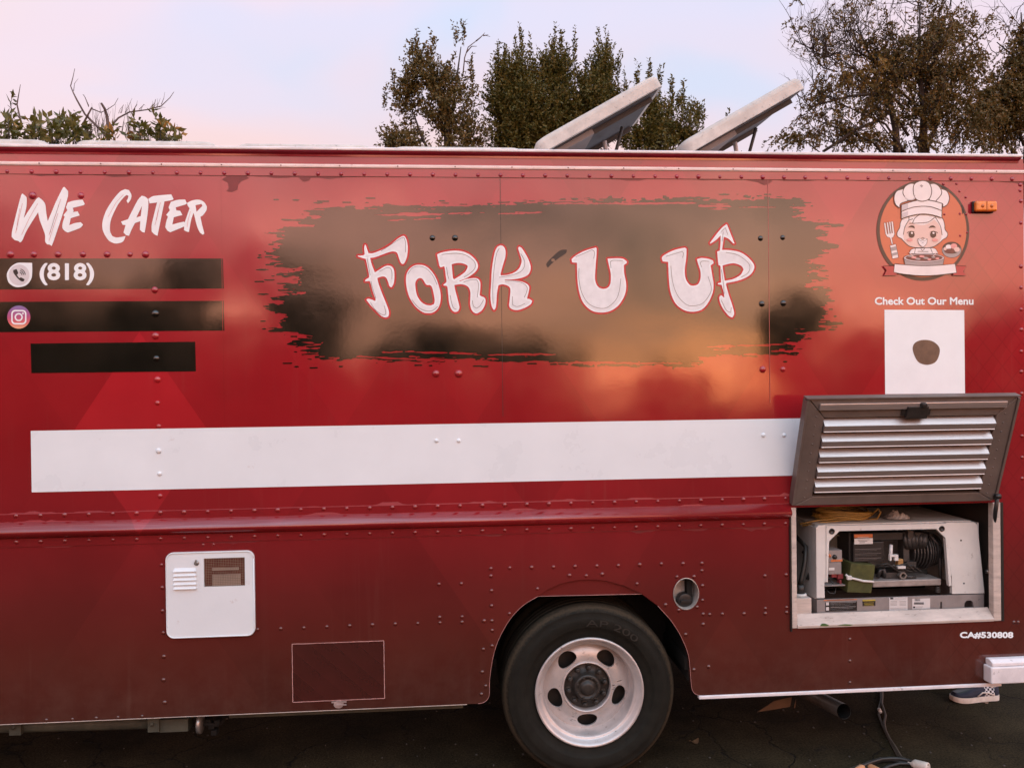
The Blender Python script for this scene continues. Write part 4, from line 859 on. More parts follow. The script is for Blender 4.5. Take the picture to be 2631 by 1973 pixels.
ig = MT('sunset_gradient_disc', (0.5, 0.1, 0.2), 0.35, var=0.0)
sxi = ig.t.nodes.new('ShaderNodeSeparateXYZ'); ig.t.links.new(ig.posn, sxi.inputs[0]); ic = W(48.8, 815)
tt = ig.math('DIVIDE', ig.math('SUBTRACT', sxi.outputs['Z'], float(ic[2] - 0.055)), 0.11)
ig.setcol(ig.ramp(tt, [(0.02, (0.72, 0.40, 0.22)), (0.25, (0.62, 0.13, 0.12)), (0.5, (0.42, 0.07, 0.18)), (0.8, (0.25, 0.11, 0.30)), (1.0, (0.20, 0.18, 0.38))]))
m = MB(); m.plate([XZ(c, ell(135, 1148, 82, 82))], -0.0018, 0, 0)
def ring(lo, li, y): m.plate([XZ(c, lo), XZ(c, li)], y, 0, 1)
ring(rrect(82, 1097, 190, 1200, 28), rrect(92, 1107, 180, 1190, 20), -0.0024); ring(ell(135, 1148, 29, 29), ell(135, 1148, 19, 19), -0.0024); m.plate([XZ(c, ell(165, 1122, 6.5, 6.5, 14))], -0.0024, 0, 1)
m.build('camera_icon', [ig.m, wprint.m], s2)
# the broad white stripe, running on under the raised door
wz1, wz0 = 0.5 * (zz(78, 1106) + zz(2067, 1075)), 0.5 * (zz(83, 1261) + zz(2022, 1225)); wx0 = 0.5 * (xx(78, 1106) + xx(83, 1261))
m = MB(); m.plate([[(wx0, wz0), (1.72, wz0), (1.72, wz1), (wx0, wz1)]], -0.0010); m.build('white_stripe', white.m, TR)
text('menu_notice', 'Check Out Our Menu', (2248, 764.5, 2500, 782.6), wprint.m, TR, -0.0012, 0.0016)
text('permit_number', 'CA#530808', (2467, 1623.5, 2602, 1638.8), wprint.m, TR, -0.0012, 0.0020)
m = MB(); m.plate([XZ(SRC, [(2272, 796), (2477, 797), (2479, 1010.5), (2274, 1012.5)])], -0.0012); QS = m.build('blank_square_sticker', wprint.m, TR)
m = MB(); m.plate([XZ((2180, 440, 2.765), smooth_loop([(455, 1270), (470, 1220), (530, 1198), (600, 1210), (645, 1255), (640, 1315), (610, 1360), (550, 1375), (490, 1350)], True, 5))], -0.0018); m.build('brown_smudge', MT('brown_smear', (0.13, 0.075, 0.045), 0.5, var=0.25, scale=20).m, QS)

# round emblem with a cook
CE = (2240, 450, 5.925)
brown = MT('emblem_brown', (0.070, 0.042, 0.032), 0.3, spec=0.45, var=0.08); eor = MT('emblem_orange', (0.52, 0.125, 0.06), 0.22, spec=0.6, var=0.06); ewh = MT('emblem_white', (0.78, 0.72, 0.71), 0.35, spec=0.4, var=0.05, scale=16)
esk = MT('emblem_skin', (0.72, 0.52, 0.46), 0.35, var=0.05); ech = MT('emblem_cheek', (0.72, 0.32, 0.29), 0.4, var=0.05); egr = MT('emblem_grey', (0.36, 0.31, 0.30), 0.4, var=0.1); esh = MT('emblem_shade', (0.58, 0.52, 0.53), 0.4, var=0.08); est = MT('emblem_stew', (0.16, 0.055, 0.04), 0.4, var=0.3, scale=60)
ern = MT('emblem_ribbon_red', (0.42, 0.055, 0.055), 0.3, var=0.1)
EMM = [brown.m, eor.m, ewh.m, esk.m, ech.m, egr.m, esh.m, est.m, ern.m, dark_i.m]
BR, OR_, WH, SK, CH, GR, SH, ST, RN, BK = range(10)
class Em:
    def __init__(s): s.m = MB(); s.k = 0
    def p(s, pts, mi, base, sm=True, holes=()):
        s.k += 1; l = smooth_loop(pts, True, 5, 60) if sm else pts
        s.m.plate([XZ(CE, l)] + [XZ(CE, h) for h in holes], base - s.k * 0.00008, 0, mi)
    def o(s, pts, mi, base, w=9, sm=True):           # shape with a brown outline
        l = smooth_loop(pts, True, 5, 60) if sm else pts
        s.k += 1; P = XZ(CE, l); m_ = s.m; m_.plate([P], base - s.k * 0.00008, 0, mi); s.k += 1; m_.ribbon(P + P[:2], w * 0.000307, base - s.k * 0.00008, BR)
    def l(s, pts, base, w=8, mi=0, sm=True):
        s.k += 1; s.m.ribbon(XZ(CE, smooth_loop(pts, False, 5) if sm else pts), w * 0.000307, base - s.k * 0.00008, mi)
b = -0.0018
e = Em(); e.p(ell(775, 848, 705, 762, 90), BR, b, False); e.p(ell(778, 842, 660, 715, 90), OR_, b, False); EB = e.m.build('cook_emblem', EMM, TR)
e = Em(); bb = b - .0003; e.o([(180, 730), (205, 728), (232, 900), (245, 900), (222, 722), (245, 722), (270, 895), (282, 893), (258, 716), (282, 716), (300, 890), (312, 886), (292, 710), (318, 712), (342, 900), (325, 945), (300, 958), (318, 1050), (298, 1055), (275, 960), (225, 940), (205, 900)], WH, bb, 7, False)
e.o([(272, 1075), (360, 1052), (402, 1250), (385, 1262), (310, 1275)], WH, bb, 8); e.p([(280, 1105), (368, 1085), (378, 1140), (290, 1162)], GR, bb, False); e.p([(296, 1195), (385, 1172), (393, 1212), (304, 1236)], GR, bb, False); e.m.build('fork_print', EMM, EB)
e = Em(); hr = b - .0003
e.o([(470, 660), (430, 730), (420, 800), (380, 880), (390, 940), (450, 975), (490, 1020), (560, 1080), (650, 1105), (800, 1110), (930, 1095), (1020, 1040), (1080, 985), (1135, 950), (1150, 890), (1110, 830), (1105, 760), (1070, 660), (960, 600), (560, 610)], WH, hr, 13)
e.p([(560, 690), (500, 790), (480, 900), (490, 1000), (560, 1070), (650, 1095), (800, 1100), (930, 1085), (1020, 1025), (1050, 960), (1055, 860), (1010, 750), (950, 680), (800, 760), (640, 745)], SK, hr)
for p_ in ([(560, 690), (500, 790), (475, 910)], [(960, 640), (1040, 780), (1065, 920)], [(560, 690), (560, 640)], [(565, 740), (680, 735), (850, 720), (955, 645)], [(615, 735), (650, 660), (720, 605)], [(560, 690), (620, 670)]): e.l(p_, hr, 10)
e.m.build('face_print', EMM, EB)
e = Em(); fb = hr - .0014
for cx in (600, 928):
    e.p(ell(cx, 908, 46, 50), BR, fb, False); e.p(ell(cx + 4, 885, 16, 16, 16), WH, fb, False)
    e.l([(cx - 70, 885), (cx - 40, 865), (cx, 858), (cx + 40, 868)] if cx < 700 else [(cx - 40, 868), (cx, 858), (cx + 40, 868), (cx + 70, 885)], fb, 9)
e.p([(545, 800), (590, 770), (640, 780), (648, 815), (600, 798)], BR, fb); e.p([(862, 810), (885, 778), (930, 772), (970, 805), (910, 800)], BR, fb)
e.p(ell(570, 990, 46, 22), CH, fb, False); e.p(ell(955, 992, 46, 22), CH, fb, False)
e.o([(690, 975), (765, 990), (838, 975), (825, 1050), (770, 1105), (710, 1050)], WH, fb, 6); e.o([(695, 975), (730, 970), (766, 985), (800, 970), (838, 975), (800, 1002), (766, 995), (730, 1002)], WH, fb, 5); e.l([(745, 965), (768, 955), (790, 965)], fb, 7); e.l([(752, 1028), (768, 1032), (782, 1026)], fb, 5)
e.m.build('features_print', EMM, EB)
e = Em(); hb = fb - .0018
e.o([(440, 460), (440, 670), (600, 620), (750, 598), (900, 610), (1055, 655), (1060, 430), (750, 380)], WH, hb, 13)
for q in ([(330, 340), (370, 250), (470, 215), (540, 300), (540, 400), (430, 440), (415, 505), (350, 450)], [(1170, 350), (1130, 250), (1050, 215), (980, 300), (970, 410), (1065, 440), (1075, 495), (1140, 450)],
          [(465, 290), (490, 190), (580, 135), (680, 150), (700, 280), (640, 380), (540, 395)], [(1050, 290), (1020, 190), (940, 135), (850, 150), (830, 280), (870, 390), (960, 405)], [(620, 260), (640, 140), (760, 92), (860, 130), (900, 250), (860, 370), (750, 405), (660, 370)]): e.o(q, WH, hb, 13)
e.p([(445, 470), (540, 440), (540, 520), (445, 545)], SH, hb, False); e.p([(490, 330), (540, 370), (610, 370), (660, 300), (640, 370), (560, 390), (500, 370)], SH, hb)
e.l([(440, 560), (600, 500), (750, 480), (900, 492), (1055, 548)], hb, 10); e.p([(450, 585), (540, 555), (540, 620), (450, 650)], SH, hb, False)
e.p([(715, 165), (745, 150), (770, 170), (750, 200)], GR, hb); e.m.build('hat_print', EMM, EB)
e = Em(); pb = fb - .0012
e.o([(600, 1130), (560, 1200), (1000, 1200), (950, 1120), (770, 1115)], WH, pb, 8); e.l([(655, 1120), (640, 1195)], pb, 8); e.l([(885, 1115), (915, 1190)], pb, 8); e.l([(690, 1165), (850, 1168)], pb, 9); e.l([(735, 1120), (760, 1155), (800, 1118)], pb, 7)
e.o([(475, 1260), (500, 1380), (1070, 1380), (1095, 1260), (780, 1330)], GR, pb, 8); e.o(ell(785, 1265, 308, 68, 40), SH, pb, 7, False); e.p(ell(785, 1262, 282, 52, 40), ST, pb, False)
for q in range(13): e.p(ell(560 + (q * 61) % 470, 1232 + (q * 23) % 60, 30, 15, 14), CH if q % 2 else GR, pb, False)
e.l([(550, 1180), (630, 1250)], pb, 10, SK); e.l([(985, 1170), (920, 1240)], pb, 10, SK)
e.m.build('pot_print', EMM, EB)
e = Em(); e.o(ell(1212, 1140, 148, 120, 40), GR, bb, 8, False); e.p(ell(1212, 1110, 135, 90, 40), BR, bb, False); e.p(ell(1165, 1095, 45, 35), WH, bb, False); e.p(ell(1245, 1085, 50, 42), CH, bb, False); e.p(ell(1290, 1135, 45, 38), SK, bb, False); e.p(ell(1180, 1160, 80, 38), ST, bb, False); e.p(ell(1110, 1125, 25, 25), SK, bb, False)
e.m.build('bowl_print', EMM, EB)
e = Em(); rb = pb - .0030; e.o([(160, 1388), (330, 1385), (370, 1530), (170, 1535), (212, 1455)], RN, rb, 7, False); e.o([(1425, 1390), (1260, 1385), (1220, 1530), (1420, 1535), (1378, 1470)], RN, rb, 7, False)
e.o([(332, 1355)] + [(332 + 920 * t, 1355 + 30 * math.sin(t * math.pi)) for t in np.linspace(.1, .9, 8)] + [(1252, 1355), (1275, 1490)] + [(1275 - 955 * t, 1490 + 45 * math.sin(t * math.pi)) for t in np.linspace(.1, .9, 8)] + [(320, 1482)], WH, rb, 10, False)
e.m.build('ribbon_print', EMM, EB)
e = Em(); e.p([(1040, 175), (1085, 165), (1160, 210), (1110, 215), (1060, 205)], BK, b - .0003); e.p([(1350, 460), (1378, 455), (1400, 560), (1375, 600)], BK, b - .0003); e.m.build('torn_print', EMM, EB)
# ================================================================== generator bay, its raised door, the generator
GBAY = bpy.data.objects.new('generator_bay', None); COL.objects.link(GBAY); GBAY.location = ((BX0 + BX1) / 2, 0, BZ0); GBAY.parent = TR; GBAY.matrix_parent_inverse = wmat(TR).inverted()
D_ = 0.66; t_ = 0.004
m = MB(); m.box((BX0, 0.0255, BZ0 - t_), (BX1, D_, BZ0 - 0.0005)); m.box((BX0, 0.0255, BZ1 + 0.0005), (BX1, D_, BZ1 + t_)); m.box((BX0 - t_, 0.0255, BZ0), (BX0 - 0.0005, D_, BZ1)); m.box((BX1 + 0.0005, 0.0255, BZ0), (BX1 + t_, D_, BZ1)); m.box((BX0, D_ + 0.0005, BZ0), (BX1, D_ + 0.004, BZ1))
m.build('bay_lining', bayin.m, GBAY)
xl2, xr2, zs = xx(2046, 1450), xx(2550, 1450), zz(2300, 1574)
m = MB(); m.box((BX0 + .004, -0.006, BZ0 + .001), (xl2, 0.030, BZ1)); m.build('frame_strip', beige.m, GBAY, bevel=0.003)
m = MB(); m.box((xr2, -0.006, BZ0 + .001), (BX1 - .006, 0.030, BZ1)); m.build('frame_strip', beige.m, GBAY, bevel=0.003)
m = MB(); m.prism_x([(-0.008, BZ0 + .001), (-0.010, BZ0 + .012), (0.034, zs), (0.04, zs), (0.04, BZ0 + .001)], xl2 + .001, xr2 - .001); m.build('sill', beige.m, GBAY, fix=True)
m = MB(); m.box((BX0 - 0.004, -0.010, BZ0 - .012), (BX0 + .0035, 0.0, BZ1)); m.build('edge_gasket', dark_i.m, GBAY); m = MB(); m.box((BX1 - .0055, -0.008, BZ0), (BX1 + .006, 0.0, BZ1)); m.build('edge_gasket', dark_i.m, GBAY)
m = MB(); m.plate([XZ((2010, 1290, 3.562), smooth_loop([(335, 1125), (350, 1105), (380, 1102), (420, 1118), (400, 1126)], True, 4))], -0.0112); m.plate([XZ((2010, 1290, 3.562), smooth_loop([(490, 1118), (560, 1108), (640, 1112), (600, 1122)], True, 4))], -0.0112); m.build('green_stain', leafg.m, GBAY)
# louvered door hinged along the top of the bay, swung up past level and leaning out
HY, FY = -0.022, -0.195
hl, hr_ = W(2037, 1296, HY), W(2544, 1290, HY); fl, fr = W(2082.6, 1025.5, FY), W(2624, 1019.6, FY)
dx0, dx1 = 0.5 * (hl[0] + fl[0]), 0.5 * (hr_[0] + fr[0]); hzz = 0.5 * (hl[2] + hr_[2]); fzz = 0.5 * (fl[2] + fr[2])
DH = math.hypot(fzz - hzz, FY - HY); dl = np.array((0, (FY - HY) / DH, (fzz - hzz) / DH)); dn = np.array((0, -dl[2], dl[1]))   # up the door, out of its inner face
DW = dx1 - dx0
def DP(s, t, n): return np.array((dx0 + s * DW, HY, hzz)) + dl * (t * DH) + dn * n
GD = bpy.data.objects.new('bay_door', None); COL.objects.link(GD); GD.location = (dx0 + DW / 2, HY, hzz); GD.parent = TR; GD.matrix_parent_inverse = wmat(TR).inverted()
def dbox(m, s0, s1, t0, t1, n0, n1, mi=0):
    m.add([DP(s, t, n) for n in (n0, n1) for (s, t) in ((s0, t0), (s1, t0), (s1, t1), (s0, t1))], [(0, 3, 2, 1), (4, 5, 6, 7), (0, 1, 5, 4), (1, 2, 6, 5), (2, 3, 7, 6), (3, 0, 4, 7)], mi)
m = MB(); dbox(m, 0, 1, 0, 1, -0.034, -0.030); m.build('outer_skin', wrap.m, GD)
m = MB(); dbox(m, .02, .98, .02, .98, -0.0299, -0.028); m.build('inner_skin', chassis.m, GD)
def rail(pts, name='door_rail'):                    # mitred box-section rails
    m = MB(); A = [DP(s, t, 0.0) for s, t in pts]; B = [DP(s, t, -0.0295) for s, t in pts]; n = len(pts)
    m.add(A + B, [tuple(range(n)), tuple(range(2 * n - 1, n - 1, -1))] + [(i, i + n, (i + 1) % n + n, (i + 1) % n) for i in range(n)]); return m.build(name, doorm.m, GD, bevel=0.003)
iw, bt, tp = 0.085, 0.085, 0.83
rail([(0.002, 1.0), (0.998, 1.0), (1 - iw, tp), (iw, tp)]); rail([(0.002, 0.0), (iw, bt), (1 - iw, bt), (0.998, 0.0)]); rail([(0.0, 0.003), (0.0, 0.997), (iw - .002, tp), (iw - .002, bt)]); rail([(1.0, 0.003), (1 - iw + .002, bt), (1 - iw + .002, tp), (1.0, 0.997)])
m = MB(); dbox(m, 0.05, 0.95, 0.905, 0.965, 0.0005, 0.012); m.build('door_rib', slatm.m, GD, bevel=0.003)
m = MB(); dbox(m, -0.012, -0.001, 0.01, 0.99, -0.036, 0.006); dbox(m, 1.001, 1.012, 0.01, 0.99, -0.036, 0.006); dbox(m, -0.012, 1.012, 1.001, 1.012, -0.036, 0.006); m.build('door_flange', doorm.m, GD)
zfr = np.linspace(0.83, 0.115, 6)
for k in range(5):
    t0, t1 = zfr[k] - 0.006, zfr[k + 1] + 0.018; h = t0 - t1; prof = [(t0, -0.026), (t0 - h * .08, -0.016), (t0 - h * .50, 0.014), (t0 - h * .53, 0.0142), (t1 + h * .07, 0.0105), (t1 + h * .03, 0.0125), (t1, 0.0125), (t1 - .004, -0.026)]
    s0, s1 = iw + 0.001, 1 - iw - 0.001; n = len(prof); m = MB()
    m.add([DP(s0, t, q) for t, q in prof] + [DP(s1, t, q) for t, q in prof], [(i, (i + 1) % n, (i + 1) % n + n, i + n) for i in range(n)] + [tuple(range(n))[::-1], tuple(range(n, 2 * n))])
    m.build('louver', slatm.m, GD, fix=True)
for k in range(9):
    for s in (0.035, 0.962):
        pass
nb = MB(); nb.lathe([(0.0035, 0), (0.003, -0.0022), (0.0004, -0.003)], (0, 0, 0), 8); rvm = nb.mesh('door_rivet', True); rvm.materials.append(doorm.m)
rot = Matrix((Vector((1, 0, 0)), Vector(-dn), Vector(dl))).transposed().to_euler()
for k in range(10):
    for s in (0.045, 0.957):
        o = bpy.data.objects.new('door_rivet', rvm); COL.objects.link(o); o.parent = GD; o.matrix_parent_inverse = wmat(GD).inverted(); o.location = DP(s, 0.08 + 0.085 * k, 0.0); o.rotation_euler = rot
m = MB(); dbox(m, 0.465, 0.565, 0.825, 0.935, 0.001, 0.022); dbox(m, 0.445, 0.585, 0.845, 0.925, 0.0005, 0.008); dbox(m, 0.525, 0.55, 0.93, 0.965, 0.008, 0.03); m.build('slam_latch', MT('black_latch', (0.03, 0.027, 0.025), 0.45, metal=0.3, var=0.3, scale=40).m, GD, bevel=0.003)
m = MB(); A, B = W(2563, 1275, -0.045), W(2538, 1468, 0.10); Mx = [A + (B - A) * t for t in (0, .47, .471, 1)]
m.tube(Mx[:2], 0.0095, 10); m.tube(Mx[2:], 0.005, 8, mi=1); m.lathe([(.001, -.01), (.011, -.01), (.011, .01), (.001, .01)], B, 10, axis='x', mi=1); m.lathe([(.001, -.012), (.013, -.012), (.013, .012), (.001, .012)], A, 10, axis='x', mi=0)
m.build('gas_strut', [dark_i.m, steel.m], GD)
# socket box with a plugged-in lead, left in the bay
c = (2010, 1290, 3.562)
A, B = W(2043, 1568, 0.045), W(2085, 1536, 0.045)
m = MB(); m.box((A[0], 0.045, BZ0 + .001), (B[0], 0.22, B[2])); m.box((A[0], 0.040, BZ0 + .001), (B[0] + .002, 0.0449, BZ0 + 0.012)); SB = m.build('socket_box', beige.m, TR, bevel=0.002)
p0 = np.array((xx(2056, 1520, 0.11), 0.11, B[2])); m = MB()
m.lathe([(0.030, 0.0005), (0.030, 0.006), (0.024, 0.008), (0.001, 0.008)], p0, 20, axis='z'); m.build('socket_ring', paper.m, SB)
m = MB(); m.tube([p0 + (0, 0, .008), p0 + (0, 0, .05)], 0.022, 16); m.tube([p0 + (0, 0, .05), p0 + (0.006, 0, .075), p0 + (.03, .01, .16), p0 + (.045, .03, .23), p0 + (.03, .12, .27)], 0.011, 10); m.tube([p0 + (.06, .05, .06), p0 + (.085, .06, .11), p0 + (.09, .06, .17), p0 + (.06, .10, .19)], 0.008, 8)
m.build('plug', blackc.m, SB)

# ---------------- generator (lifts out of the bay)
GY = 0.075
def G(x, y, Y=GY): return W(2010 + x / 3.562, 1290 + y / 3.562, Y)
def gb(m, x0, y0, x1, y1, Y0, Y1, mi=0):
    A, B = G(x0, y1, Y0), G(x1, y0, Y0); m.box((A[0], Y0, A[2]), (B[0], Y1, B[2]), mi)
gbase = G(1080, 1025)
GEN = empty('generator', (gbase[0], 0.30, BZ0 + 0.001), 'white cased generator set with its engine exposed, inside the open bay of the red truck', 'generator')
GB = 0.55
floorz = BZ0 + 0.0012
m = MB(); A, B = G(318, 1025), G(1845, 840); slot = lambda a, b_, c_, d_: XZ((2010, 1290, 3.562), [(a, d_), (b_, d_), (b_, c_), ((a + b_) / 2, c_ - (b_ - a) / 2), (a, c_)], GY)
zf = floorz; zt = B[2]
arch_ = XZ((2010, 1290, 3.562), [(1665, 965), (1668, 920), (1690, 898), (1725, 896), (1748, 915), (1752, 965)], GY)
m.plate([[(A[0], zf), (B[0], zf), (B[0] + .0, zt), (A[0], zt)], arch_, XZ((2010, 1290, 3.562), [(1442, 985), (1465, 985), (1462, 910), (1448, 910)], GY)], GY, 0.012)
m.box((A[0], GY + .0125, zf), (B[0], GB, zf + 0.02)); m.box((A[0], GY + .0125, zf + .0205), (A[0] + .012, GB, zt)); m.box((B[0] - .012, GY + .0125, zf + .0205), (B[0], GB, zt)); m.build('tray', gengrey.m, GEN)
fr_o = XZ((2010, 1290, 3.562), [(400, 215), (1500, 192), (1515, 330), (1545, 760), (1522, 765), (1490, 325), (1405, 242), (520, 262), (425, 355), (412, 728), (400, 728)], GY)
m = MB(); m.plate([fr_o], GY - 0.004, 0.02, back=True); m.build('front_frame', genw.m, GEN)
m = MB()                                            # left post, right side panel, top and back of the shell
lp = XZ((2010, 1290, 3.562), [(310, 235), (330, 212), (399, 206), (399, 730), (385, 732), (388, 875), (315, 878)], GY); m.plate([lp], GY, 0.025, back=True); LPX = lp[0][0]
m.build('shell_post', genw.m, GEN)
rp = XZ((2010, 1290, 3.562), [(1502, 186)] + [(1740 + 48 * math.sin(t), 230 - 48 * math.cos(t)) for t in np.linspace(0, 1.5, 8)] + [(1850, 832), (1555, 838), (1552, 672), (1546, 670)], GY)
m = MB(); m.plate([rp], GY, 0.02, back=True); m.build('shell_panel', genw.m, GEN)
TL, TRt = G(330, 212), G(1785, 186); m = MB(); m.box((TL[0] + .004, GY + .026, TL[2] - 0.012), (TRt[0] - .015, GB, TL[2] - 0.001)); m.box((LPX, GY + .026, zt), (LPX + .01, GB, TL[2] - .013)); RX = G(1835, 500)[0]; m.box((RX - .012, GY + .026, zt), (RX - .002, GB, TL[2] - .013)); m.box((LPX + .011, GB - .01, zt), (RX - .013, GB, TL[2] - .013)); m.build('shell_cover', genw.m, GEN)
for (x, y) in ((453, 266), (1460, 242)):
    p = G(x, y, GY - .005); m = MB(); m.lathe([(0.0145, 0.0008), (0.0145, -0.002), (0.009, -0.002), (0.008, 0.0005), (0.0005, 0.0005)], p, 18); m.build('rubber_grommet', dark_i.m, GEN)
for (x, y) in ((1635, 348), (1662, 741)):
    p = G(x, y, GY); m = MB(); m.lathe([(0.0045, -0.0005), (0.004, -0.002), (0.0003, -0.0025)], p, 10); m.build('panel_screw', hubm.m, GEN)
m = MB(); gb(m, 650, 275, 1105, 358, .13, .30); gb(m, 650, 359, 932, 552, .13, .30); gb(m, 610, 280, 640, 540, .15, .25); m.build('control_box', genblk.m, GEN, bevel=0.004)
m = MB(); gb(m, 658, 290, 826, 326, .1285, .1295, 0); gb(m, 660, 327, 828, 385, .1285, .1295, 1)
for k in range(3): gb(m, 690 + 8 * k, 340 + 13 * k, 800 - 22 * k, 346 + 13 * k, .1278, .1283, 2)
gb(m, 690, 315, 790, 321, .1278, .1283, 1)
m.build('warning_label', [orange.m, paper.m, dark_i.m], GEN)
m = MB()
for k in range(8): gb(m, 665, 425 + 14 * k, 905 - 40 * (k % 3), 430 + 14 * k, .1286, .1294)
m.build('relief_print', gengrey.m, GEN)
m = MB(); gb(m, 425, 438, 545, 545, .11, .20, 0); gb(m, 420, 546, 540, 660, .11, .20, 0); gb(m, 445, 522, 552, 545, .1085, .1098, 1); gb(m, 424, 596, 478, 624, .1085, .1098, 2); m.build('switch_panel', [gengrey.m, orange.m, paper.m], GEN, bevel=0.002)
m = MB(); p = G(478, 500, .11); m.lathe([(.012, 0), (.010, -.008), (.001, -.010)], p, 14); p = G(428, 488, .11); m.lathe([(.009, 0), (.007, -.008), (.001, -.010)], p, 12, mi=1); m.build('rocker_knob', [dark_i.m, orange.m], GEN)
m = MB(); gb(m, 450, 655, 500, 690, .12, .17); gb(m, 508, 655, 560, 705, .12, .17); gb(m, 525, 710, 545, 760, .12, .15); m.build('battery_terminal', redp.m, GEN, bevel=0.003)
m = MB(); gb(m, 388, 755, 575, 770, .10, .25); m.build('ledge', gengrey.m, GEN)
m = MB(); pts = XZ((2010, 1290, 3.562), [(630, 558), (850, 575), (845, 640), (815, 832), (592, 825), (605, 735)], .095); m.plate([pts], .095, .10, back=True); m.build('air_box', moss.m, GEN, bevel=0.003)
m = MB(); m.tube([G(580, 660, .10), G(610, 690, .09), G(660, 700, .09), G(740, 720, .09), G(835, 727, .09)], 0.006, 8); p = G(615, 690, .088); m.box((p[0] - .012, .084, p[2] - .009), (p[0] + .010, .098, p[2] + .009)); m.build('cable_tie', paper.m, GEN)
m = MB(); gb(m, 830, 700, 1455, 780, .11, .40); m.build('engine_cradle', MT('cast_aluminium', (0.32, 0.28, 0.26), 0.5, metal=0.3, var=0.2, scale=22).m, GEN, bevel=0.004)
m = MB(); p = G(1260, 430, .22); cy = []
for k in range(11): m.lathe([(.02, -.075 + .0145 * k), (.098 - .004 * abs(k - 5), -.075 + .0145 * k), (.098 - .004 * abs(k - 5), -.069 + .0145 * k), (.02, -.069 + .0145 * k)], p, 20, axis='x', smooth=False)
for q in range(6): m.tube([G(1120 + 36 * q, 290, .15), G(1120 + 36 * q, 345 + 10 * (q % 2), .14), G(1140 + 30 * q, 420, .15)], .010 + .003 * (q % 3), 8)
gb(m, 1110, 270, 1160, 560, .15, .2); gb(m, 1150, 260, 1200, 330, .13, .18); gb(m, 1210, 280, 1290, 320, .14, .19); m.build('engine_block', engm.m, GEN)
m = MB(); gb(m, 1060, 585, 1130, 608, .115, .16); m.build('relay', paper.m, GEN)
m = MB(); gb(m, 985, 480, 1062, 500, .11, .125); gb(m, 1030, 500, 1062, 535, .11, .125); gb(m, 985, 500, 1000, 535, .11, .125); m.tube([G(995, 390, .15), G(992, 480, .13)], .009, 8); m.build('bracket', paper.m, GEN)
m = MB(); gb(m, 1060, 520, 1110, 585, .13, .16); m.build('oil_filter_tag', brass.m, GEN, bevel=0.004)
m = MB(); gb(m, 1140, 545, 1225, 610, .13, .2); gb(m, 950, 640, 1130, 695, .14, .25); m.tube([G(1130, 683, .13), G(1220, 683, .13)], .008, 8); m.tube([G(870, 690, .15), G(900, 620, .15), G(930, 610, .15), G(940, 690, .15)], .009, 8); m.tube([G(1340, 290, .16), G(1430, 390, .15), G(1445, 560, .15), G(1445, 700, .15)], .008, 8); m.build('fuel_line', engm.m, GEN)
p = G(1107, 672, .115); m = MB(); m.lathe([(.012, -.001), (.020, -.001), (.020, .02), (.012, .02), (.012, -.001)], p, 6, smooth=False); m.build('drain_nut', steel.m, GEN)
m = MB()
for k in range(4): m.lathe([(.010, .004), (.016, 0), (.010, -.004)], G(1420, 775 + 14 * k, .13), 14, axis='z')
m.build('mount_spring', engm.m, GEN)
m = MB()
for k in range(5): m.tube([G(860 + 40 * k, 580 + 12 * (k % 2), .14), G(960 + 60 * k, 560 + 20 * (k % 3), .125), G(1060 + 50 * k, 630, .13), G(1320, 620 + 8 * k, .15)], .0042, 6)
m.tube([G(400, 790, .13), G(430, 830, .12), G(480, 835, .12), G(490, 780, .13)], .003, 6); m.tube([G(430, 700, .13), G(470, 750, .12), G(520, 740, .12)], .004, 6); m.build('wiring', blackc.m, GEN)
labn = MT('printed_sticker', (0.58, 0.56, 0.55), 0.5, var=0.05)
def sticker(x0, y0, x1, y1, ground, lines, lm, dark=None):
    m = MB(); gb(m, x0, y0, x1, y1, GY - .0012, GY - .0004, 0)
    for (a, b_, c_, d_) in lines: gb(m, x0 + a * (x1 - x0), y0 + b_ * (y1 - y0), x0 + c_ * (x1 - x0), y0 + d_ * (y1 - y0), GY - .0018, GY - .0013, 1)
    return m.build('sticker', [ground, lm], GEN)
sticker(395, 905, 683, 1000, genblk.m, [(.16, .08 + .145 * k, .97 - .09 * (k % 3), .15 + .145 * k) for k in range(6)] + [(.02, .1, .11, .4), (.02, .55, .11, .9)], labn.m); sticker(380, 884, 683, 902, orange.m, [(.1, .3, .9, .6)], genblk.m)
sticker(735, 888, 852, 950, genblk.m, [(0, 0, 1, .28), (.1, .45, .9, .55), (.15, .65, .85, .75), (.1, .85, .9, .95)], MT('sticker_yellow', (0.42, 0.32, 0.05), 0.5, var=0.2).m)
sticker(980, 865, 1146, 997, labn.m, [(.05, .04, .22, .17)] + [(.3, .05 + .06 * k, .95, .08 + .06 * k) for k in range(3)] + [(.06 + .5 * (k % 2), .30 + .09 * (k // 2), .42 + .5 * (k % 2), .33 + .09 * (k // 2)) for k in range(8)] + [(.06, .76 + .08 * k, .92, .79 + .08 * k) for k in range(3)], genblk.m)
sticker(1190, 878, 1352, 978, labn.m, [(.14 + .04 * k, .04, .155 + .04 * k, .26) for k in range(8)] + [(.10 + .035 * k, .36, .12 + .035 * k, .56) for k in range(16)] + [(.05, .74, .16, .9), (.2, .76, .6, .8), (.2, .86, .55, .9)], genblk.m)

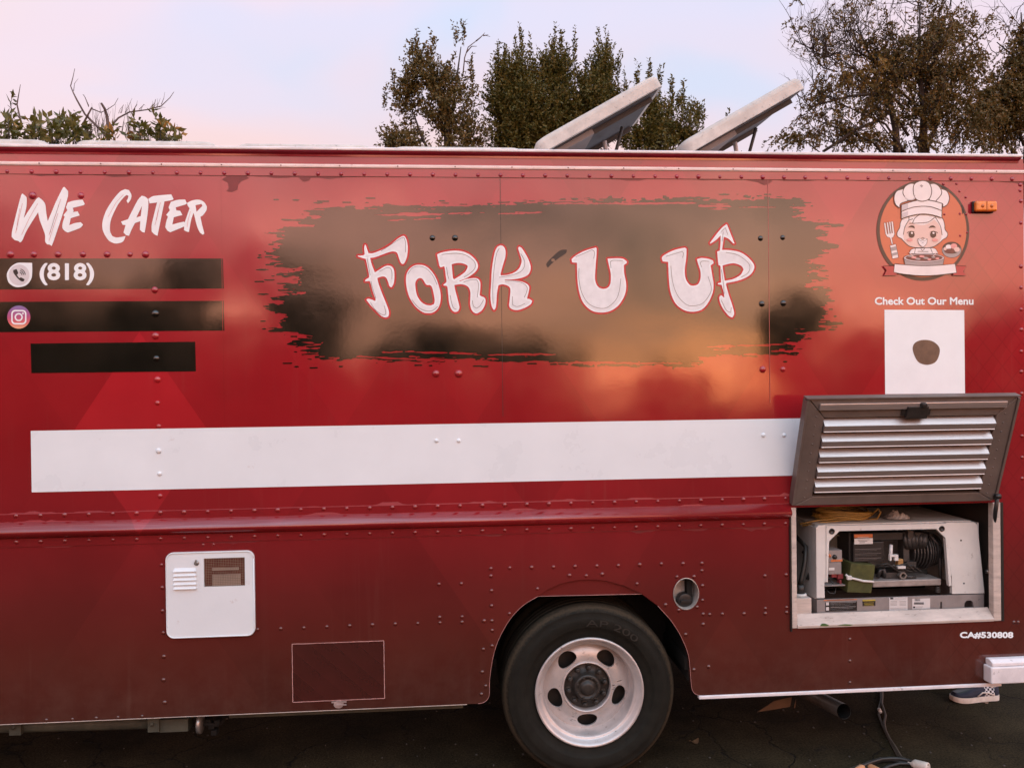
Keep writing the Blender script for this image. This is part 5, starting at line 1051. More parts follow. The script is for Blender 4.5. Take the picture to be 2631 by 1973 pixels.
# ---------------- loose things on top of the generator
m = MB(); TZ = TL[2]
cyz = TZ + 0.006
for k in range(7):
    pts = []; q = k * .9
    for t in np.linspace(0, 1, 26):
        a = 2 * math.pi * t + q; pts.append((G(560, 150, .2)[0] + (.14 + .008 * math.sin(k * 2.1)) * math.cos(a) + .01 * math.sin(3 * a + k), 0.22 + (.07 + .006 * k % 3) * math.sin(a), cyz + .006 * k + .012 * (1 + math.sin(2 * a + k)) * .5))
    m.tube(pts, .0048, 6)
m.tube([(p[0], p[1], p[2]) for p in (np.array(G(800, 130, .2)), np.array(G(880, 60, .17)), np.array(G(900, 90, .17)), np.array(G(870, 150, .19)), np.array(G(760, 160, .2)))], .0045, 6)
m.tube([G(160, 200, .16), G(330, 165, .15), G(520, 150, .15), G(690, 120, .16), G(800, 110, .18)], .0045, 6); m.tube([G(180, 215, .17), G(360, 185, .15), G(560, 165, .15), G(760, 150, .17)], .004, 6)
o = m.build('yellow_cable', yellow.m); tagit(o, 'coil of yellow cable lying on top of the white generator', 'cable')
m = MB(); bc = G(1050, 165, .2); rb_ = np.random.RandomState(2); n1, n2 = 12, 16; vs_ = []
for i in range(n1):
    for j in range(n2):
        u, v = i / (n1 - 1) - .5, j / (n2 - 1) - .5; vs_.append((bc[0] + u * .13 + rb_.normal(0, .003), .2 + v * .12, TZ + .004 + .030 * max(0, 1 - (2.2 * u)**2 - (2.2 * v)**2) * (0.6 + .8 * rb_.rand()) + .002 * rb_.rand()))
m.add(vs_, [(i * n2 + j, (i + 1) * n2 + j, (i + 1) * n2 + j + 1, i * n2 + j + 1) for i in range(n1 - 1) for j in range(n2 - 1)]); tagit(m.build('plastic_bag', film.m), 'crumpled clear plastic bag lying on top of the white generator', 'plastic bag')

# ================================================================== roof hatches
ZRF = Z_TOP + 0.03
def hatch(u0, u1, v, ang, hv=None):
    Yn = 0.14; x0, x1 = xx(u0, v, Yn), xx(u1, v, Yn)
    H = bpy.data.objects.new('roof_hatch', None); COL.objects.link(H); ln = abs(x1 - x0)
    H.parent = TR; H.matrix_parent_inverse = wmat(TR).inverted()
    zc_ = zz(0.5 * (u0 + u1), v - 4, Yn) if ang == 0 else zz(u0, hv, Yn)
    H.location = (x0, Yn, zc_ if ang else zc_ - .070)
    c_, s_ = math.cos(ang), math.sin(ang); Lh = ln if ang == 0 else 0.70; Wd = 0.62; th = 0.070
    R_ = Matrix.Rotation(-ang, 4, 'Y')
    def bent(name, m, mt, bev=0.0):
        o = m.build(name, mt, None, bevel=bev); o.data.transform(R_); o.parent = H; return o
    m = MB(); lv = [(0, 0.0), (0, th - .026)] + [(.026 * (1 - math.cos(q)), th - .026 + .026 * math.sin(q)) for q in (.5, 1.0, 1.57)]
    rg_ = [[(x, y, z) for x, y in rrect(i_, i_, Lh - i_, Wd - i_, .045)] for i_, z in lv]; n_ = len(rg_[0])
    for A, B in zip(rg_[:-1], rg_[1:]): m.add(A + B, [(q, (q + 1) % n_, (q + 1) % n_ + n_, q + n_) for q in range(n_)], 0, True)
    m.add(rg_[-1], [tuple(range(n_))]); m.add(rg_[0], [tuple(range(n_))[::-1]]); m.box((Lh * .2, Wd * .3, th + .0005), (Lh * .8, Wd * .7, th + .006)); o = bent('lid', m, galv.m)
    if ang:
        m = MB(); m.box((.03, .03, -.004), (Lh - .03, Wd - .03, -.0005)); m.box((.05, .10, -0.028), (Lh - .05, .108, -.0045)); m.box((.05, Wd - .058, -0.028), (Lh - .05, Wd - .05, -.0045)); bent('lid_lining', m, lidin.m)
        m = MB(); m.box((Lh * .12, .06, -.030), (Lh * .42, Wd - .06, -.0048)); bent('lid_duct', m, MT('taupe_panel', (0.20, 0.17, 0.16), 0.6, var=0.1).m)
        m = MB(); a = R_ @ Vector((Lh * .74, .30, -.03)); b_ = Vector((Lh * .52, .34, -.16)); m.tube([a, a + (b_ - a) * .5], .009, 8); m.tube([a + (b_ - a) * .5, b_], .006, 8, mi=1); a2 = R_ @ Vector((Lh * .62, .42, -.03)); b2 = Vector((Lh * .74, .40, -.14))
        m.tube([a2, a2 + Vector((.01, 0, -.06)), a2 + Vector((.05, 0, -.10)), b2], .013, 8, mi=2); o = m.build('prop_strut', [lidin.m, steel.m, alu_w.m]); o.parent = H
        m = MB(); m.box((0.0, 0.0, -H.location.z + ZRF - 0.05), (0.62, Wd, -0.10)) if False else m.box((0.01, 0.04, ZRF - .04 - H.location.z), (0.60, Wd, -.05 + 0.0)); o = m.build('curb', alu_w.m); o.parent = H
    else:
        m = MB(); m.box((.02, .02, ZRF - .04 - H.location.z), (Lh - .02, Wd - .02, -.001)); o = m.build('curb', alu_w.m); o.parent = H
    return H
hatch(186, 548, 362.5, 0); hatch(603, 952, 371, 0); hatch(1008, 1343, 378.5, 0)
hatch(1392, 1700, 385, math.radians(29.5), 394); hatch(1768, 2065, 385, math.radians(29.5), 396)
hatch(-250, 110, 357, 0)

# ================================================================== person behind the truck: only a shoe shows
def skin_mesh(name, verts, edges, radii, sub=2):
    me = bpy.data.meshes.new(name); me.from_pydata(verts, edges, []); o = bpy.data.objects.new('tmp_skin', me); COL.objects.link(o)
    md = o.modifiers.new('s', 'SKIN'); md.use_smooth_shade = True; sd = o.modifiers.new('d', 'SUBSURF'); sd.levels = sub; sd.render_levels = sub
    for i, r in enumerate(radii): me.skin_vertices[0].data[i].radius = (r, r) if not isinstance(r, tuple) else r
    me.skin_vertices[0].data[0].use_root = True
    dg = bpy.context.evaluated_depsgraph_get(); nm = bpy.data.meshes.new_from_object(o.evaluated_get(dg)); bpy.data.objects.remove(o); nm.name = name; return nm
SH = Wz(2452, 1799); hx, hy = float(SH[0]) + 0.20, float(SH[1]) + 0.0    # heel side of the near foot; toes point to -x
PER = empty('person', (hx, hy + 0.11, 0), 'person in dark trousers and checkered slip-on shoes standing behind the truck, mostly hidden', 'person')
cloth = MT('charcoal_trousers', (0.02, 0.02, 0.024), 0.85, var=0.2); top_m = MT('grey_jersey', (0.10, 0.10, 0.11), 0.85, var=0.15); skinm = MT('skin', (0.42, 0.24, 0.17), 0.5, var=0.08); hairm = MT('dark_hair', (0.02, 0.014, 0.01), 0.6, var=0.3)
y0 = hy; y1 = hy + 0.22; ym = hy + .11
V = [(hx, ym, .95), (hx, ym - .09, .90), (hx - .01, y0 + .01, .50), (hx, y0, .11), (hx, ym + .09, .90), (hx + .02, y1 - .01, .50), (hx + .03, y1, .11), (hx, ym, 1.12), (hx, ym, 1.32), (hx, ym, 1.45), (hx, ym, 1.52), (hx - .02, ym, 1.60), (hx - .02, ym, 1.70),
     (hx, ym - .19, 1.41), (hx + .03, ym - .24, 1.13), (hx - .04, ym - .22, .90), (hx, ym + .19, 1.41), (hx + .03, ym + .24, 1.13), (hx - .04, ym + .22, .90), (hx - .06, ym - .215, .82), (hx - .06, ym + .215, .82)]
Ed = [(0, 1), (1, 2), (2, 3), (0, 4), (4, 5), (5, 6), (0, 7), (7, 8), (8, 9), (9, 10), (10, 11), (11, 12), (9, 13), (13, 14), (14, 15), (9, 16), (16, 17), (17, 18), (15, 19), (18, 20)]
Rr = [.14, .09, .062, .042, .09, .062, .042, .13, .15, .10, .055, .085, .085, .06, .042, .03, .06, .042, .03, .028, .028]
me = skin_mesh('body', V, Ed, Rr); bo = put('body', me, [skinm.m, cloth.m, top_m.m, hairm.m], PER)
for p in me.polygons:
    cz = p.center.z; arm = abs(p.center.y - ym) > .17
    p.material_index = 1 if (cz < 1.0 and not (arm and cz < 1.0 and cz > .7 and abs(p.center.y - ym) > .19)) else (2 if 1.0 <= cz < 1.475 and not (arm and cz < 1.2) else (3 if (cz > 1.665 or (cz > 1.55 and p.center.x > hx + .015)) else 0))
fm_ = MB(); hx_ = hx - .02
for s in (-1, 1): fm_.lathe([(.012, 0), (.006, -.006), (.0005, -.008)], (hx_ - .093, ym + s * .032, 1.655), 8)
for s in (-1, 1): fm_.lathe([(.0005, -.012), (.020, -.010), (.024, 0), (.018, .010), (.0005, .012)], (hx_ + .012, ym + s * .086, 1.64), 10, axis='y')
fm_.tube([(hx_ - .09, ym, 1.66), (hx_ - .115, ym, 1.62), (hx_ - .09, ym, 1.612)], .010, 6); put('facial_features', fm_.mesh('facial_features'), [skinm.m], PER)
for s in (-1, 1):
    hm = MB(); bx0 = np.array((hx - .06, ym + s * .215, .82)); hm.tube([bx0, bx0 + (-.005, 0, -.04), bx0 + (-.012, 0, -.075)], [.024, .034, .030], 8)
    for k, ln_ in enumerate((.058, .07, .074, .064)):
        a = bx0 + (-.034 + .019 * k, 0, -.082); hm.tube([a, a + (-.002, -s * .004, -ln_ * .55), a + (-.004, -s * .016, -ln_)], [.009, .0085, .006], 6)
    a = bx0 + (-.03, 0, -.04); hm.tube([a, a + (-.022, -s * .006, -.022), a + (-.028, -s * .012, -.052)], [.011, .010, .007], 6); put('hand', hm.mesh('hand'), [skinm.m], PER)
chk = MT('checker_canvas', (0.5, 0.5, 0.5), 0.8, var=0.05); cko = chk.t.nodes.new('ShaderNodeTexChecker'); cko.inputs['Scale'].default_value = 1.0
cko.inputs['Color1'].default_value = (0.62, 0.60, 0.62, 1); cko.inputs['Color2'].default_value = (0.012, 0.014, 0.022, 1)
cmp_ = chk.t.nodes.new('ShaderNodeMapping'); cmp_.inputs['Scale'].default_value = (80, 0.001, 80); chk.t.links.new(chk.posn, cmp_.inputs[0]); chk.t.links.new(cmp_.outputs[0], cko.inputs['Vector']); chk.setcol(cko.outputs[0])
navy = MT('navy_canvas', (0.016, 0.020, 0.040), 0.8, var=0.2, scale=30); sole_m = MT('off_white_rubber', (0.62, 0.55, 0.50), 0.6, var=0.12, scale=30)
def shoe(ox, oy, yaw):
    S_ = empty('shoe', (ox, oy, 0), None, None); del_ = S_; S_.parent = PER; S_.matrix_parent_inverse = wmat(PER).inverted(); S_.rotation_euler = (0, 0, yaw)
    def outline(k): return [(-.225, 0), (-.222, .022 * k), (-.20, .042 * k), (-.15, .050 * k), (-.08, .043 * k), (-.02, .036 * k), (.04, .036 * k), (.062, .022 * k), (.068, 0), (.062, -.022 * k), (.04, -.036 * k), (-.02, -.034 * k), (-.08, -.038 * k), (-.15, -.044 * k), (-.20, -.036 * k), (-.222, -.018 * k)]
    o_ = smooth_loop(outline(1.0), True, 3, 90); n = len(o_); m = MB()
    lift = lambda x: .008 * max(0, (-x - .16) / .065)**2
    A = [(x, y, .001 + lift(x)) for x, y in o_]; B = [(x * 1.01, y * 1.02, .016 + lift(x)) for x, y in o_]; C_ = [(x, y, .031 + lift(x) * .7) for x, y in o_]; D2 = [(x * .97, y * .90, .0312 + lift(x) * .7) for x, y in o_]
    for P, Q in ((A, B), (B, C_), (C_, D2)): m.add(P + Q, [(i, (i + 1) % n, (i + 1) % n + n, i + n) for i in range(n)], 0, False)
    m.add(A, [tuple(range(n))[::-1]]); m.add(D2, [tuple(range(n))]); put('sole', m.mesh('sole', True), sole_m.m).parent = S_
    u = MB(); rows = []
    def hgt(x): return .034 + .020 + .035 * min(1, max(0, (x + .20) / .11))**1.1 * (1 if x < -.06 else 1) + (.0 if x < .0 else .012 * min(1, x / .06))
    lv = [(0.94, 0.0), (0.96, .35), (0.86, .72), (0.62, 1.0)]
    for k, t in lv: rows.append([(x * (.985 - .05 * t), y * k, .032 + lift(x) * .5 + (hgt(x) - .034) * t) for x, y in o_])
    for P, Q in zip(rows[:-1], rows[1:]):
        fs_ = [(i, (i + 1) % n, (i + 1) % n + n, i + n) for i in range(n)]
        for f in fs_:
            cx_ = P[f[0]][0]; mi = 0 if (cx_ > -.035 and cx_ < .035) else (1 if cx_ > .035 else (0 if -.17 < cx_ < -.11 and abs(P[f[0]][1]) < .028 else 1))
            u.add([P[f[0]], P[f[1]], Q[f[1]], Q[f[0]]], [(0, 1, 2, 3)], mi, True)
    topr = [p for p in rows[-1]]; u.add(topr, [tuple(range(n))], 2)
    put('upper', u.mesh('upper', True), [chk.m, navy.m, dark_i.m]).parent = S_
    t = MB(); t.tube([(-.09, -.041, .036), (-.06, -.042, .058), (-.02, -.036, .052), (.02, -.036, .036)], .004, 6); t.add([], []); t.lathe([(.034, 0), (.034, .01), (.032, .02)], (0.02, 0, .082), 18, axis='z', mi=0); put('side_stripe', t.mesh('side_stripe'), [sole_m.m]).parent = S_
shoe(hx, y0, 0.06); shoe(hx - 0.02, y1, -0.10)

# ================================================================== cords and litter on the asphalt
CC = (2200, 1680, 5.132)
def gp(x, y, z=.006): return Wz(CC[0] + x / CC[2], CC[1] + y / CC[2], z)
m = MB(); P1 = [gp(*p) for p in [(322, 440), (325, 520), (328, 610), (305, 690), (296, 790), (318, 860), (350, 940), (380, 1010), (430, 1110), (490, 1230), (550, 1340), (630, 1395)]]
P2 = [gp(p[0], p[1], .013) for p in [(345, 440), (345, 560), (338, 650), (360, 720), (388, 800), (370, 900), (385, 1000), (440, 1110), (520, 1230), (590, 1350), (680, 1400)]]
sp = lambda P: [Vector(P[i] + (P[i + 1] - P[i]) * t) if i < len(P) - 1 else Vector(P[i]) for i in range(len(P)) for t in ((0, .5) if i < len(P) - 1 else (0,))]
m.tube(sp(P1), .0062, 8); m.tube(sp(P2), .0062, 8); m.tube([gp(300, 725, .012), gp(318, 760, .014)], .010, 8, mi=1)
tagit(m.build('power_cord', [cordm.m, paper.m]), 'twisted pair of dark power leads running from under the truck skirt to the plugs', 'power cord')
m = MB(); P3 = [gp(*p, .012) for p in [(660, 1440), (560, 1405), (450, 1395), (330, 1400), (200, 1440), (120, 1500), (60, 1560)]]; P4 = [gp(*p, .026) for p in [(790, 1440), (700, 1400), (580, 1375), (450, 1372), (330, 1380), (200, 1420), (100, 1460), (-20, 1500), (-120, 1540)]]
P5 = [gp(*p, .012) for p in [(790, 1470), (680, 1440), (560, 1440), (420, 1480), (330, 1530)]]
for P in (P3, P4, P5): m.tube(sp(P), .0085, 8)
PX = empty('extension_lead', gp(500, 1400, 0), 'thick black extension lead with pale plug ends at the bottom edge of the picture', 'extension lead')
m.build('lead', blackc.m, PX)
def plug(x, y, r, dirv, mt):
    p = np.array(gp(x, y, r)); d = Vector(dirv).normalized(); q = d.to_track_quat('Z', 'Y').to_matrix().to_4x4(); m = MB()
    m.lathe([(r * .45, -.07), (r * .5, -.05), (r * .9, -.035), (r, -.03), (r, .028), (r * .93, .032), (r * .62, .032), (r * .60, .024), (r * .38, .024), (r * .36, .030), (.0005, .030)], (0, 0, 0), 24, axis='z')
    o = m.build('plug_end', mt, None); o.data.transform(Matrix.Translation(Vector(p)) @ q); o.parent = PX; o.matrix_parent_inverse = wmat(PX).inverted(); return o
plug(862, 1470, .022, (.55, -.8, .12), MT('off_white_plug', (0.55, 0.48, 0.42), 0.5, var=0.2, scale=40).m)
orp = MT('dusty_orange_plug', (0.58, 0.27, 0.13), 0.5, var=0.2); plug(45, 1520, .018, (-.7, -.7, .1), orp.m); plug(255, 1525, .017, (.2, -.9, .1), orp.m)
def leaf(name, u, v, s, col, label, rz, curl):
    p = Wz(u, v, 0.004); m = MB(); vs_ = []; n = 7
    for i in range(n):
        t = i / (n - 1); w = math.sin(math.pi * min(1, t * .92 + .04)) * .32 * s; x = (t - .5) * s; z = curl * s * (2 * t - 1)**2
        vs_ += [(x, -w, z + .15 * w), (x, 0, z), (x, w, z + .25 * w)]
    m.add(vs_, [f for i in range(n - 1) for f in ((3 * i, 3 * i + 3, 3 * i + 4, 3 * i + 1), (3 * i + 1, 3 * i + 4, 3 * i + 5, 3 * i + 2))], 0, True)
    m.tube([(-.5 * s, 0, curl * s), (-.72 * s, .03 * s, curl * s + .002)], .0012, 5)
    o = m.build(name, col); o.location = p; o.rotation_euler = (0, 0, rz); tagit(o, label, 'leaf')
dryl = MT('dry_brown_leaf', (0.16, 0.09, 0.045), 0.7, var=0.3, scale=40); pall = MT('pale_tan_leaf', (0.34, 0.20, 0.13), 0.7, var=0.2, scale=40)
leaf('dry_leaf', 1785, 1908, .055, dryl.m, 'curled dry brown leaf on the asphalt right of the tyre', .5, .35); leaf('dry_leaf', 2534, 1806, .03, pall.m, 'small tan leaf scrap on the asphalt just below the checkered shoe', .2, .25)
m = MB(); rg = np.random.RandomState(4)
for q in range(110):
    u, v = rg.uniform(0, 2631), rg.uniform(1790, 1985); p = Wz(u, v, 0.0); s_ = rg.uniform(.0015, .0045)
    m.box((p[0] - s_ * rg.uniform(.5, 1.6), p[1] - s_, .0003), (p[0] + s_, p[1] + s_ * rg.uniform(.5, 1.6), s_ * 1.1))
o = m.build('grit', MT('pale_grit', (0.07, 0.06, 0.05), 0.8, var=0.4, scale=60).m); o['kind'] = 'stuff'
# ================================================================== trees
from mathutils import noise as mnoise
def leaf_mat(name, cols, rough=0.55):
    M_ = MT(name, cols[0], rough, spec=0.35, var=0.3, scale=9)
    wnn = M_.t.nodes.new('ShaderNodeTexNoise'); wnn.inputs['Scale'].default_value = 16; wnn.inputs['Detail'].default_value = 1; M_.t.links.new(M_.posn, wnn.inputs['Vector'])
    M_.setcol(M_.ramp(wnn.outputs['Fac'], [(0.28 + 0.44 * i / (len(cols) - 1), c) for i, c in enumerate(cols)]))
    tr = M_.t.nodes.new('ShaderNodeBsdfTranslucent'); mx = M_.t.nodes.new('ShaderNodeMixShader'); mx.inputs[0].default_value = 0.25
    M_.t.links.new(M_.b.inputs['Base Color'].links[0].from_socket, tr.inputs[0])
    o_ = [n for n in M_.t.nodes if n.type == 'OUTPUT_MATERIAL'][0]; M_.t.links.new(M_.b.outputs[0], mx.inputs[1]); M_.t.links.new(tr.outputs[0], mx.inputs[2]); M_.t.links.new(mx.outputs[0], o_.inputs[0])
    return M_.m
lf_ever = leaf_mat('olive_evergreen_leaf', [(0.045, 0.046, 0.008), (0.092, 0.086, 0.017), (0.16, 0.125, 0.03)])
lf_loose = leaf_mat('brown_olive_leaf', [(0.055, 0.047, 0.013), (0.11, 0.084, 0.023), (0.18, 0.12, 0.035)])
lf_pin = leaf_mat('autumn_pinnate_leaf', [(0.055, 0.044, 0.011), (0.11, 0.080, 0.020), (0.19, 0.105, 0.030)])
lf_gold = leaf_mat('gold_leaf', [(0.14, 0.09, 0.02), (0.24, 0.15, 0.03)])
lf_cit = leaf_mat('citrus_leaf', [(0.05, 0.055, 0.010), (0.10, 0.095, 0.018), (0.17, 0.14, 0.04)], 0.35)
lf_yel = leaf_mat('yellowed_citrus_leaf', [(0.26, 0.14, 0.03), (0.45, 0.25, 0.07)])
bark = MT('dark_bark', (0.030, 0.022, 0.018), 0.85, var=0.3, scale=20, bump=0.3).m
twigm = MT('dry_twig', (0.10, 0.075, 0.07), 0.8, var=0.3, scale=14).m
rt = np.random.RandomState(21)
def unit(a): return a / np.maximum(np.linalg.norm(a, axis=-1, keepdims=True), 1e-9)
def leaves_mesh(name, P, Dv, Ln, Wn, mats, mi=None, fold=0.25):
    n = len(P); side = unit(np.cross(Dv, rt.normal(size=(n, 3)))); nrm = unit(np.cross(side, Dv)); Ln = np.asarray(Ln)[:, None]; Wn = np.asarray(Wn)[:, None]
    A = P; B = P + Dv * Ln * .45 - side * Wn + nrm * Wn * fold; C = P + Dv * Ln + nrm * Ln * rt.uniform(-.12, .12, (n, 1)); E2 = P + Dv * Ln * .45 + side * Wn + nrm * Wn * fold
    V = np.stack([A, B, C, E2], 1).reshape(-1, 3); me = bpy.data.meshes.new(name)
    me.vertices.add(4 * n); me.vertices.foreach_set('co', V.astype(np.float32).ravel())
    me.loops.add(6 * n); k = np.arange(n)[:, None] * 4; me.loops.foreach_set('vertex_index', (k + np.array([[0, 1, 2, 0, 2, 3]])).ravel())
    me.polygons.add(2 * n); me.polygons.foreach_set('loop_start', np.arange(2 * n) * 3); me.polygons.foreach_set('loop_total', np.full(2 * n, 3))
    if mi is not None: me.polygons.foreach_set('material_index', np.repeat(mi, 2))
    me.update(); me.validate()
    for m_ in mats: me.materials.append(m_)
    return me
def shoots(bases, dirs, length, nl, L_, W_, spread=0.9, droop=0.0):
    P = []; D = []
    for b_, d in zip(bases, dirs):
        ln = length * rt.uniform(.6, 1.25); k = max(3, int(nl * ln / length)); t = np.linspace(0.05, 1, k)[:, None]
        p = b_ + d * t * ln + np.array([0, 0, -1.0]) * droop * (t * ln)**2 / length
        dd = unit(d[None] * (1.0 - spread * .5) + spread * unit(rt.normal(size=(k, 3))) + np.array([0, 0, -droop * .6])); P.append(p); D.append(dd)
    P = np.concatenate(P); D = np.concatenate(D); return P, D, L_ * rt.uniform(.7, 1.25, len(P)), W_ * rt.uniform(.7, 1.25, len(P))
def lobe_shoots(lobes, s, crop, Y, dens, up, thr, seed_off, scale):
    B = []; Dd = []
    for (cx, cy, rx, ry) in lobes:
        c = W(crop[0] + cx / crop[2], crop[1] + cy / crop[2], Y); mpp = (Y - CAM[1]) / FPX / crop[2]; Rx, Rz = rx * mpp, ry * mpp; Ry = min(max(.6 * (Rx + Rz) * .8, .25), 1.1)
        n = int(4.6 * dens * (Rx * Rz)**.85 * 3 * (0.5 + Ry))
        for q in range(n):
            v = unit(rt.normal(size=3)); r = rt.rand()**(1 / 2.2); p = c + v * r * np.array((Rx, Ry, Rz))
            if mnoise.noise(Vector(p) * scale + Vector((seed_off, 0, 0))) < thr: continue
            d = unit(v * np.array((1, 1, .8)) * .8 + np.array((0, 0, up)) + rt.normal(size=3) * .35); B.append(p - d * s * .5); Dd.append(d)
    return B, Dd
def limb(m, P, r0_, r1_, n=7): m.tube(P, list(np.linspace(r0_, r1_, len(P))), n)
def twigs(m, p, d, ln, rad, depth, up=.25, ends=None):
    k = 4; pts = [np.array(p)]; d = np.array(d)
    for i in range(k): d = unit(d + rt.normal(size=3) * .22 + np.array((0, 0, up * .3))); pts.append(pts[-1] + d * ln / k)
    m.tube(pts, list(np.linspace(rad, rad * .45, k + 1)), 5 if depth else 4, caps=False)
    if ends is not None: ends.append((pts[-1], d)); ends.append((pts[2], d))
    if depth > 0:
        for q in range(rt.randint(2, 4)):
            i = rt.randint(1, k + 1); twigs(m, pts[i], unit(d + rt.normal(size=3) * .7 + np.array((0, 0, up))), ln * rt.uniform(.5, .75), rad * .55, depth - 1, up, ends)
TC = (900, 0, 2.212)
def TP(x, y, Y, crop=TC): return W(crop[0] + x / crop[2], crop[1] + y / crop[2], Y)
def tree(name, label, cat, Y, crop, lobes, spires, dens, lm, leafL, leafW, shootL, nl, up, thr, scale, seed, trunk_px, limbs=(), droop=0.0, spread=.9, low=True, group=None, extra=None):
    tb = TP(trunk_px, 860, Y, crop); T_ = empty(name, (tb[0], Y, 0), label, cat, group)
    B, Dd = lobe_shoots(lobes, shootL, crop, Y, dens, up, thr, seed, scale)
    for (x, y, hpx) in spires:
        a = TP(x, y + hpx, Y + rt.uniform(-.2, .2), crop); b_ = TP(x + rt.uniform(-6, 6), y, Y, crop); b_[1] = a[1]; n = max(4, int(np.linalg.norm(b_ - a) / (shootL * .16)))
        for q in range(n): B.append(a + (b_ - a) * q / n); Dd.append(unit((b_ - a) + rt.normal(size=3) * .10 * np.linalg.norm(b_ - a)))
    if low:                                         # the crown goes on below the truck's roof line
        xs = [l[0] for l in lobes]
        for q in range(int(dens * 7)):
            c = TP(rt.uniform(min(xs), max(xs)), 860, Y, crop); p = c + np.array((rt.normal() * .2, rt.normal() * .5, -rt.uniform(0, max(.5, c[2] - 1.6)))); B.append(p); Dd.append(unit(np.array((rt.normal() * .5, rt.normal() * .5, .7))))
    P, D, Ls, Ws = shoots(B, Dd, shootL, nl, leafL, leafW, spread, droop)
    mats = lm if isinstance(lm, list) else [lm]
    mi = None
    if len(mats) > 1: mi = (rt.rand(len(P)) < extra).astype(np.int32) if not callable(extra) else extra(P)
    put('crown', leaves_mesh('crown', P, D, Ls, Ws, mats, mi), None, T_)
    m = MB(); topz = np.mean([TP(l[0], l[1], Y, crop)[2] for l in lobes])
    m.tube([(tb[0], Y, 0), (tb[0] + .05, Y, topz * .4), (tb[0] - .03, Y + .05, topz * .8), (tb[0], Y, topz)], [.16, .13, .08, .02], 10)
    for (cx, cy, rx, ry) in lobes:
        c = TP(cx, cy, Y, crop); s_ = np.array((tb[0] * .8 + c[0] * .2, Y, max(1.5, c[2] - 1.3))); j_ = rt.normal(size=3) * .09; limb(m, [s_, s_ * .6 + c * .4 + j_, c - j_ * .5], .035, .008)
    for l in limbs: m.tube([TP(x, y, Y + dy, crop) for x, y, dy in l[0]], list(np.linspace(l[1], l[2], len(l[0]))), 7)
    put('trunk', m.mesh('trunk'), bark, T_); return T_
tree('evergreen_tree', 'airy brownish evergreen tree at the left of the group behind the truck roof', 'tree', 10.0, TC,
     [(390, 330, 75, 65), (470, 450, 190, 110), (630, 260, 50, 70), (560, 610, 170, 170), (300, 760, 110, 110), (650, 770, 130, 100), (320, 560, 90, 110), (230, 790, 45, 60)],
     [(380, 265, 60), (470, 265, 60), (600, 195, 80), (640, 190, 70), (690, 405, 120), (190, 570, 60), (250, 460, 60)], 80, lf_loose, .066, .015, .30, 16, .45, -.2, 1.9, 3.0, 560)
for p_ in ():
    pass
tree('evergreen_tree', 'broad dense evergreen tree with several upright tips behind the middle of the roof', 'tree', 10.3, TC,
     [(930, 430, 110, 120), (1170, 410, 115, 130), (1430, 430, 80, 150), (860, 580, 90, 160), (1050, 650, 230, 220), (1350, 640, 190, 230), (1000, 800, 240, 110), (1500, 620, 50, 130)],
     [(975, 195, 160), (830, 310, 120), (1030, 275, 120), (1145, 255, 90), (1195, 250, 90), (1275, 270, 90), (1415, 235, 150), (1447, 255, 130), (1492, 295, 130), (1522, 375, 120), (1350, 375, 100), (940, 270, 90), (870, 325, 90)], 150, lf_ever, .062, .014, .30, 18, .8, -.4, 2.3, 11.0, 1150)
tree('evergreen_tree', 'smaller spiky evergreen tree right of the broad one, behind the raised roof hatches', 'tree', 9.8, TC,
     [(1680, 610, 110, 90), (1870, 690, 130, 130), (1700, 770, 190, 110), (1950, 760, 60, 90)],
     [(1628, 445, 130), (1700, 398, 160), (1755, 445, 140), (1832, 482, 140), (1885, 560, 110), (1570, 470, 130), (1940, 630, 100), (2010, 650, 90), (1980, 650, 90)], 140, lf_ever, .062, .014, .28, 17, .8, -.36, 2.4, 23.0, 1760)
# bare twig standing out of the airy tree
T0 = [o for o in COL.objects if o.name == 'evergreen_tree'][0]; m = MB()
for l in ([(640, 430), (650, 330), (670, 270), (715, 235), (755, 200), (795, 210)], [(715, 235), (740, 215), (765, 188)], [(755, 205), (785, 200)], [(660, 300), (690, 265), (720, 265)], [(650, 350), (680, 355), (700, 345)]): limb(m, [TP(x, y, 9.9) for x, y in l], .012, .004, 5)
put('bare_twig', m.mesh('bare_twig'), twigm, T0)

# big open autumn tree at the right, a second one cut by the picture's edge
RC = (1900, 0, 3.026)
limbs_r = [([(1230, 1250, 0), (1215, 1000, 0), (1170, 800, 0), (1150, 730, 0), (1060, 690, .1), (960, 620, .2), (900, 540, .3)], .085, .02), ([(1160, 740, 0), (1000, 735, -.2), (850, 750, -.3), (720, 785, -.3), (560, 830, -.4)], .045, .012),
           ([(1160, 770, 0), (1140, 620, .2), (1110, 560, .2), (1045, 480, .2), (990, 390, .2), (950, 280, .2), (910, 190, .3)], .05, .012), ([(1440, 1250, 0), (1435, 1000, 0), (1425, 800, 0), (1400, 560, 0), (1395, 380, 0), (1400, 200, 0), (1405, 40, .1)], .085, .014),
           ([(1440, 720, 0), (1500, 600, .2), (1540, 420, .3), (1560, 260, .4), (1620, 90, .4)], .05, .012), ([(1480, 1100, 0), (1540, 950, .2), (1560, 760, .3), (1680, 600, .4), (1760, 400, .5)], .05, .014), ([(1190, 600, 0), (1280, 600, -.2), (1370, 560, -.2)], .03, .02),
           ([(650, 1180, -.3), (760, 1110, -.3), (900, 1010, -.3), (1080, 940, -.2), (1180, 850, 0)], .03, .04), ([(1050, 480, .2), (940, 420, 0), (840, 300, -.2)], .03, .008), ([(760, 560, -.2), (650, 530, -.3), (590, 440, -.4), (560, 400, -.4)], .018, .006), ([(900, 540, .2), (800, 520, 0), (700, 440, -.2), (690, 370, -.2)], .02, .006)]
def gold_at(P):
    c = TP(840, 590, 13.0, RC); return (np.linalg.norm((P - c) * np.array((1, .4, 1.6)), axis=1) < .75).astype(np.int32)
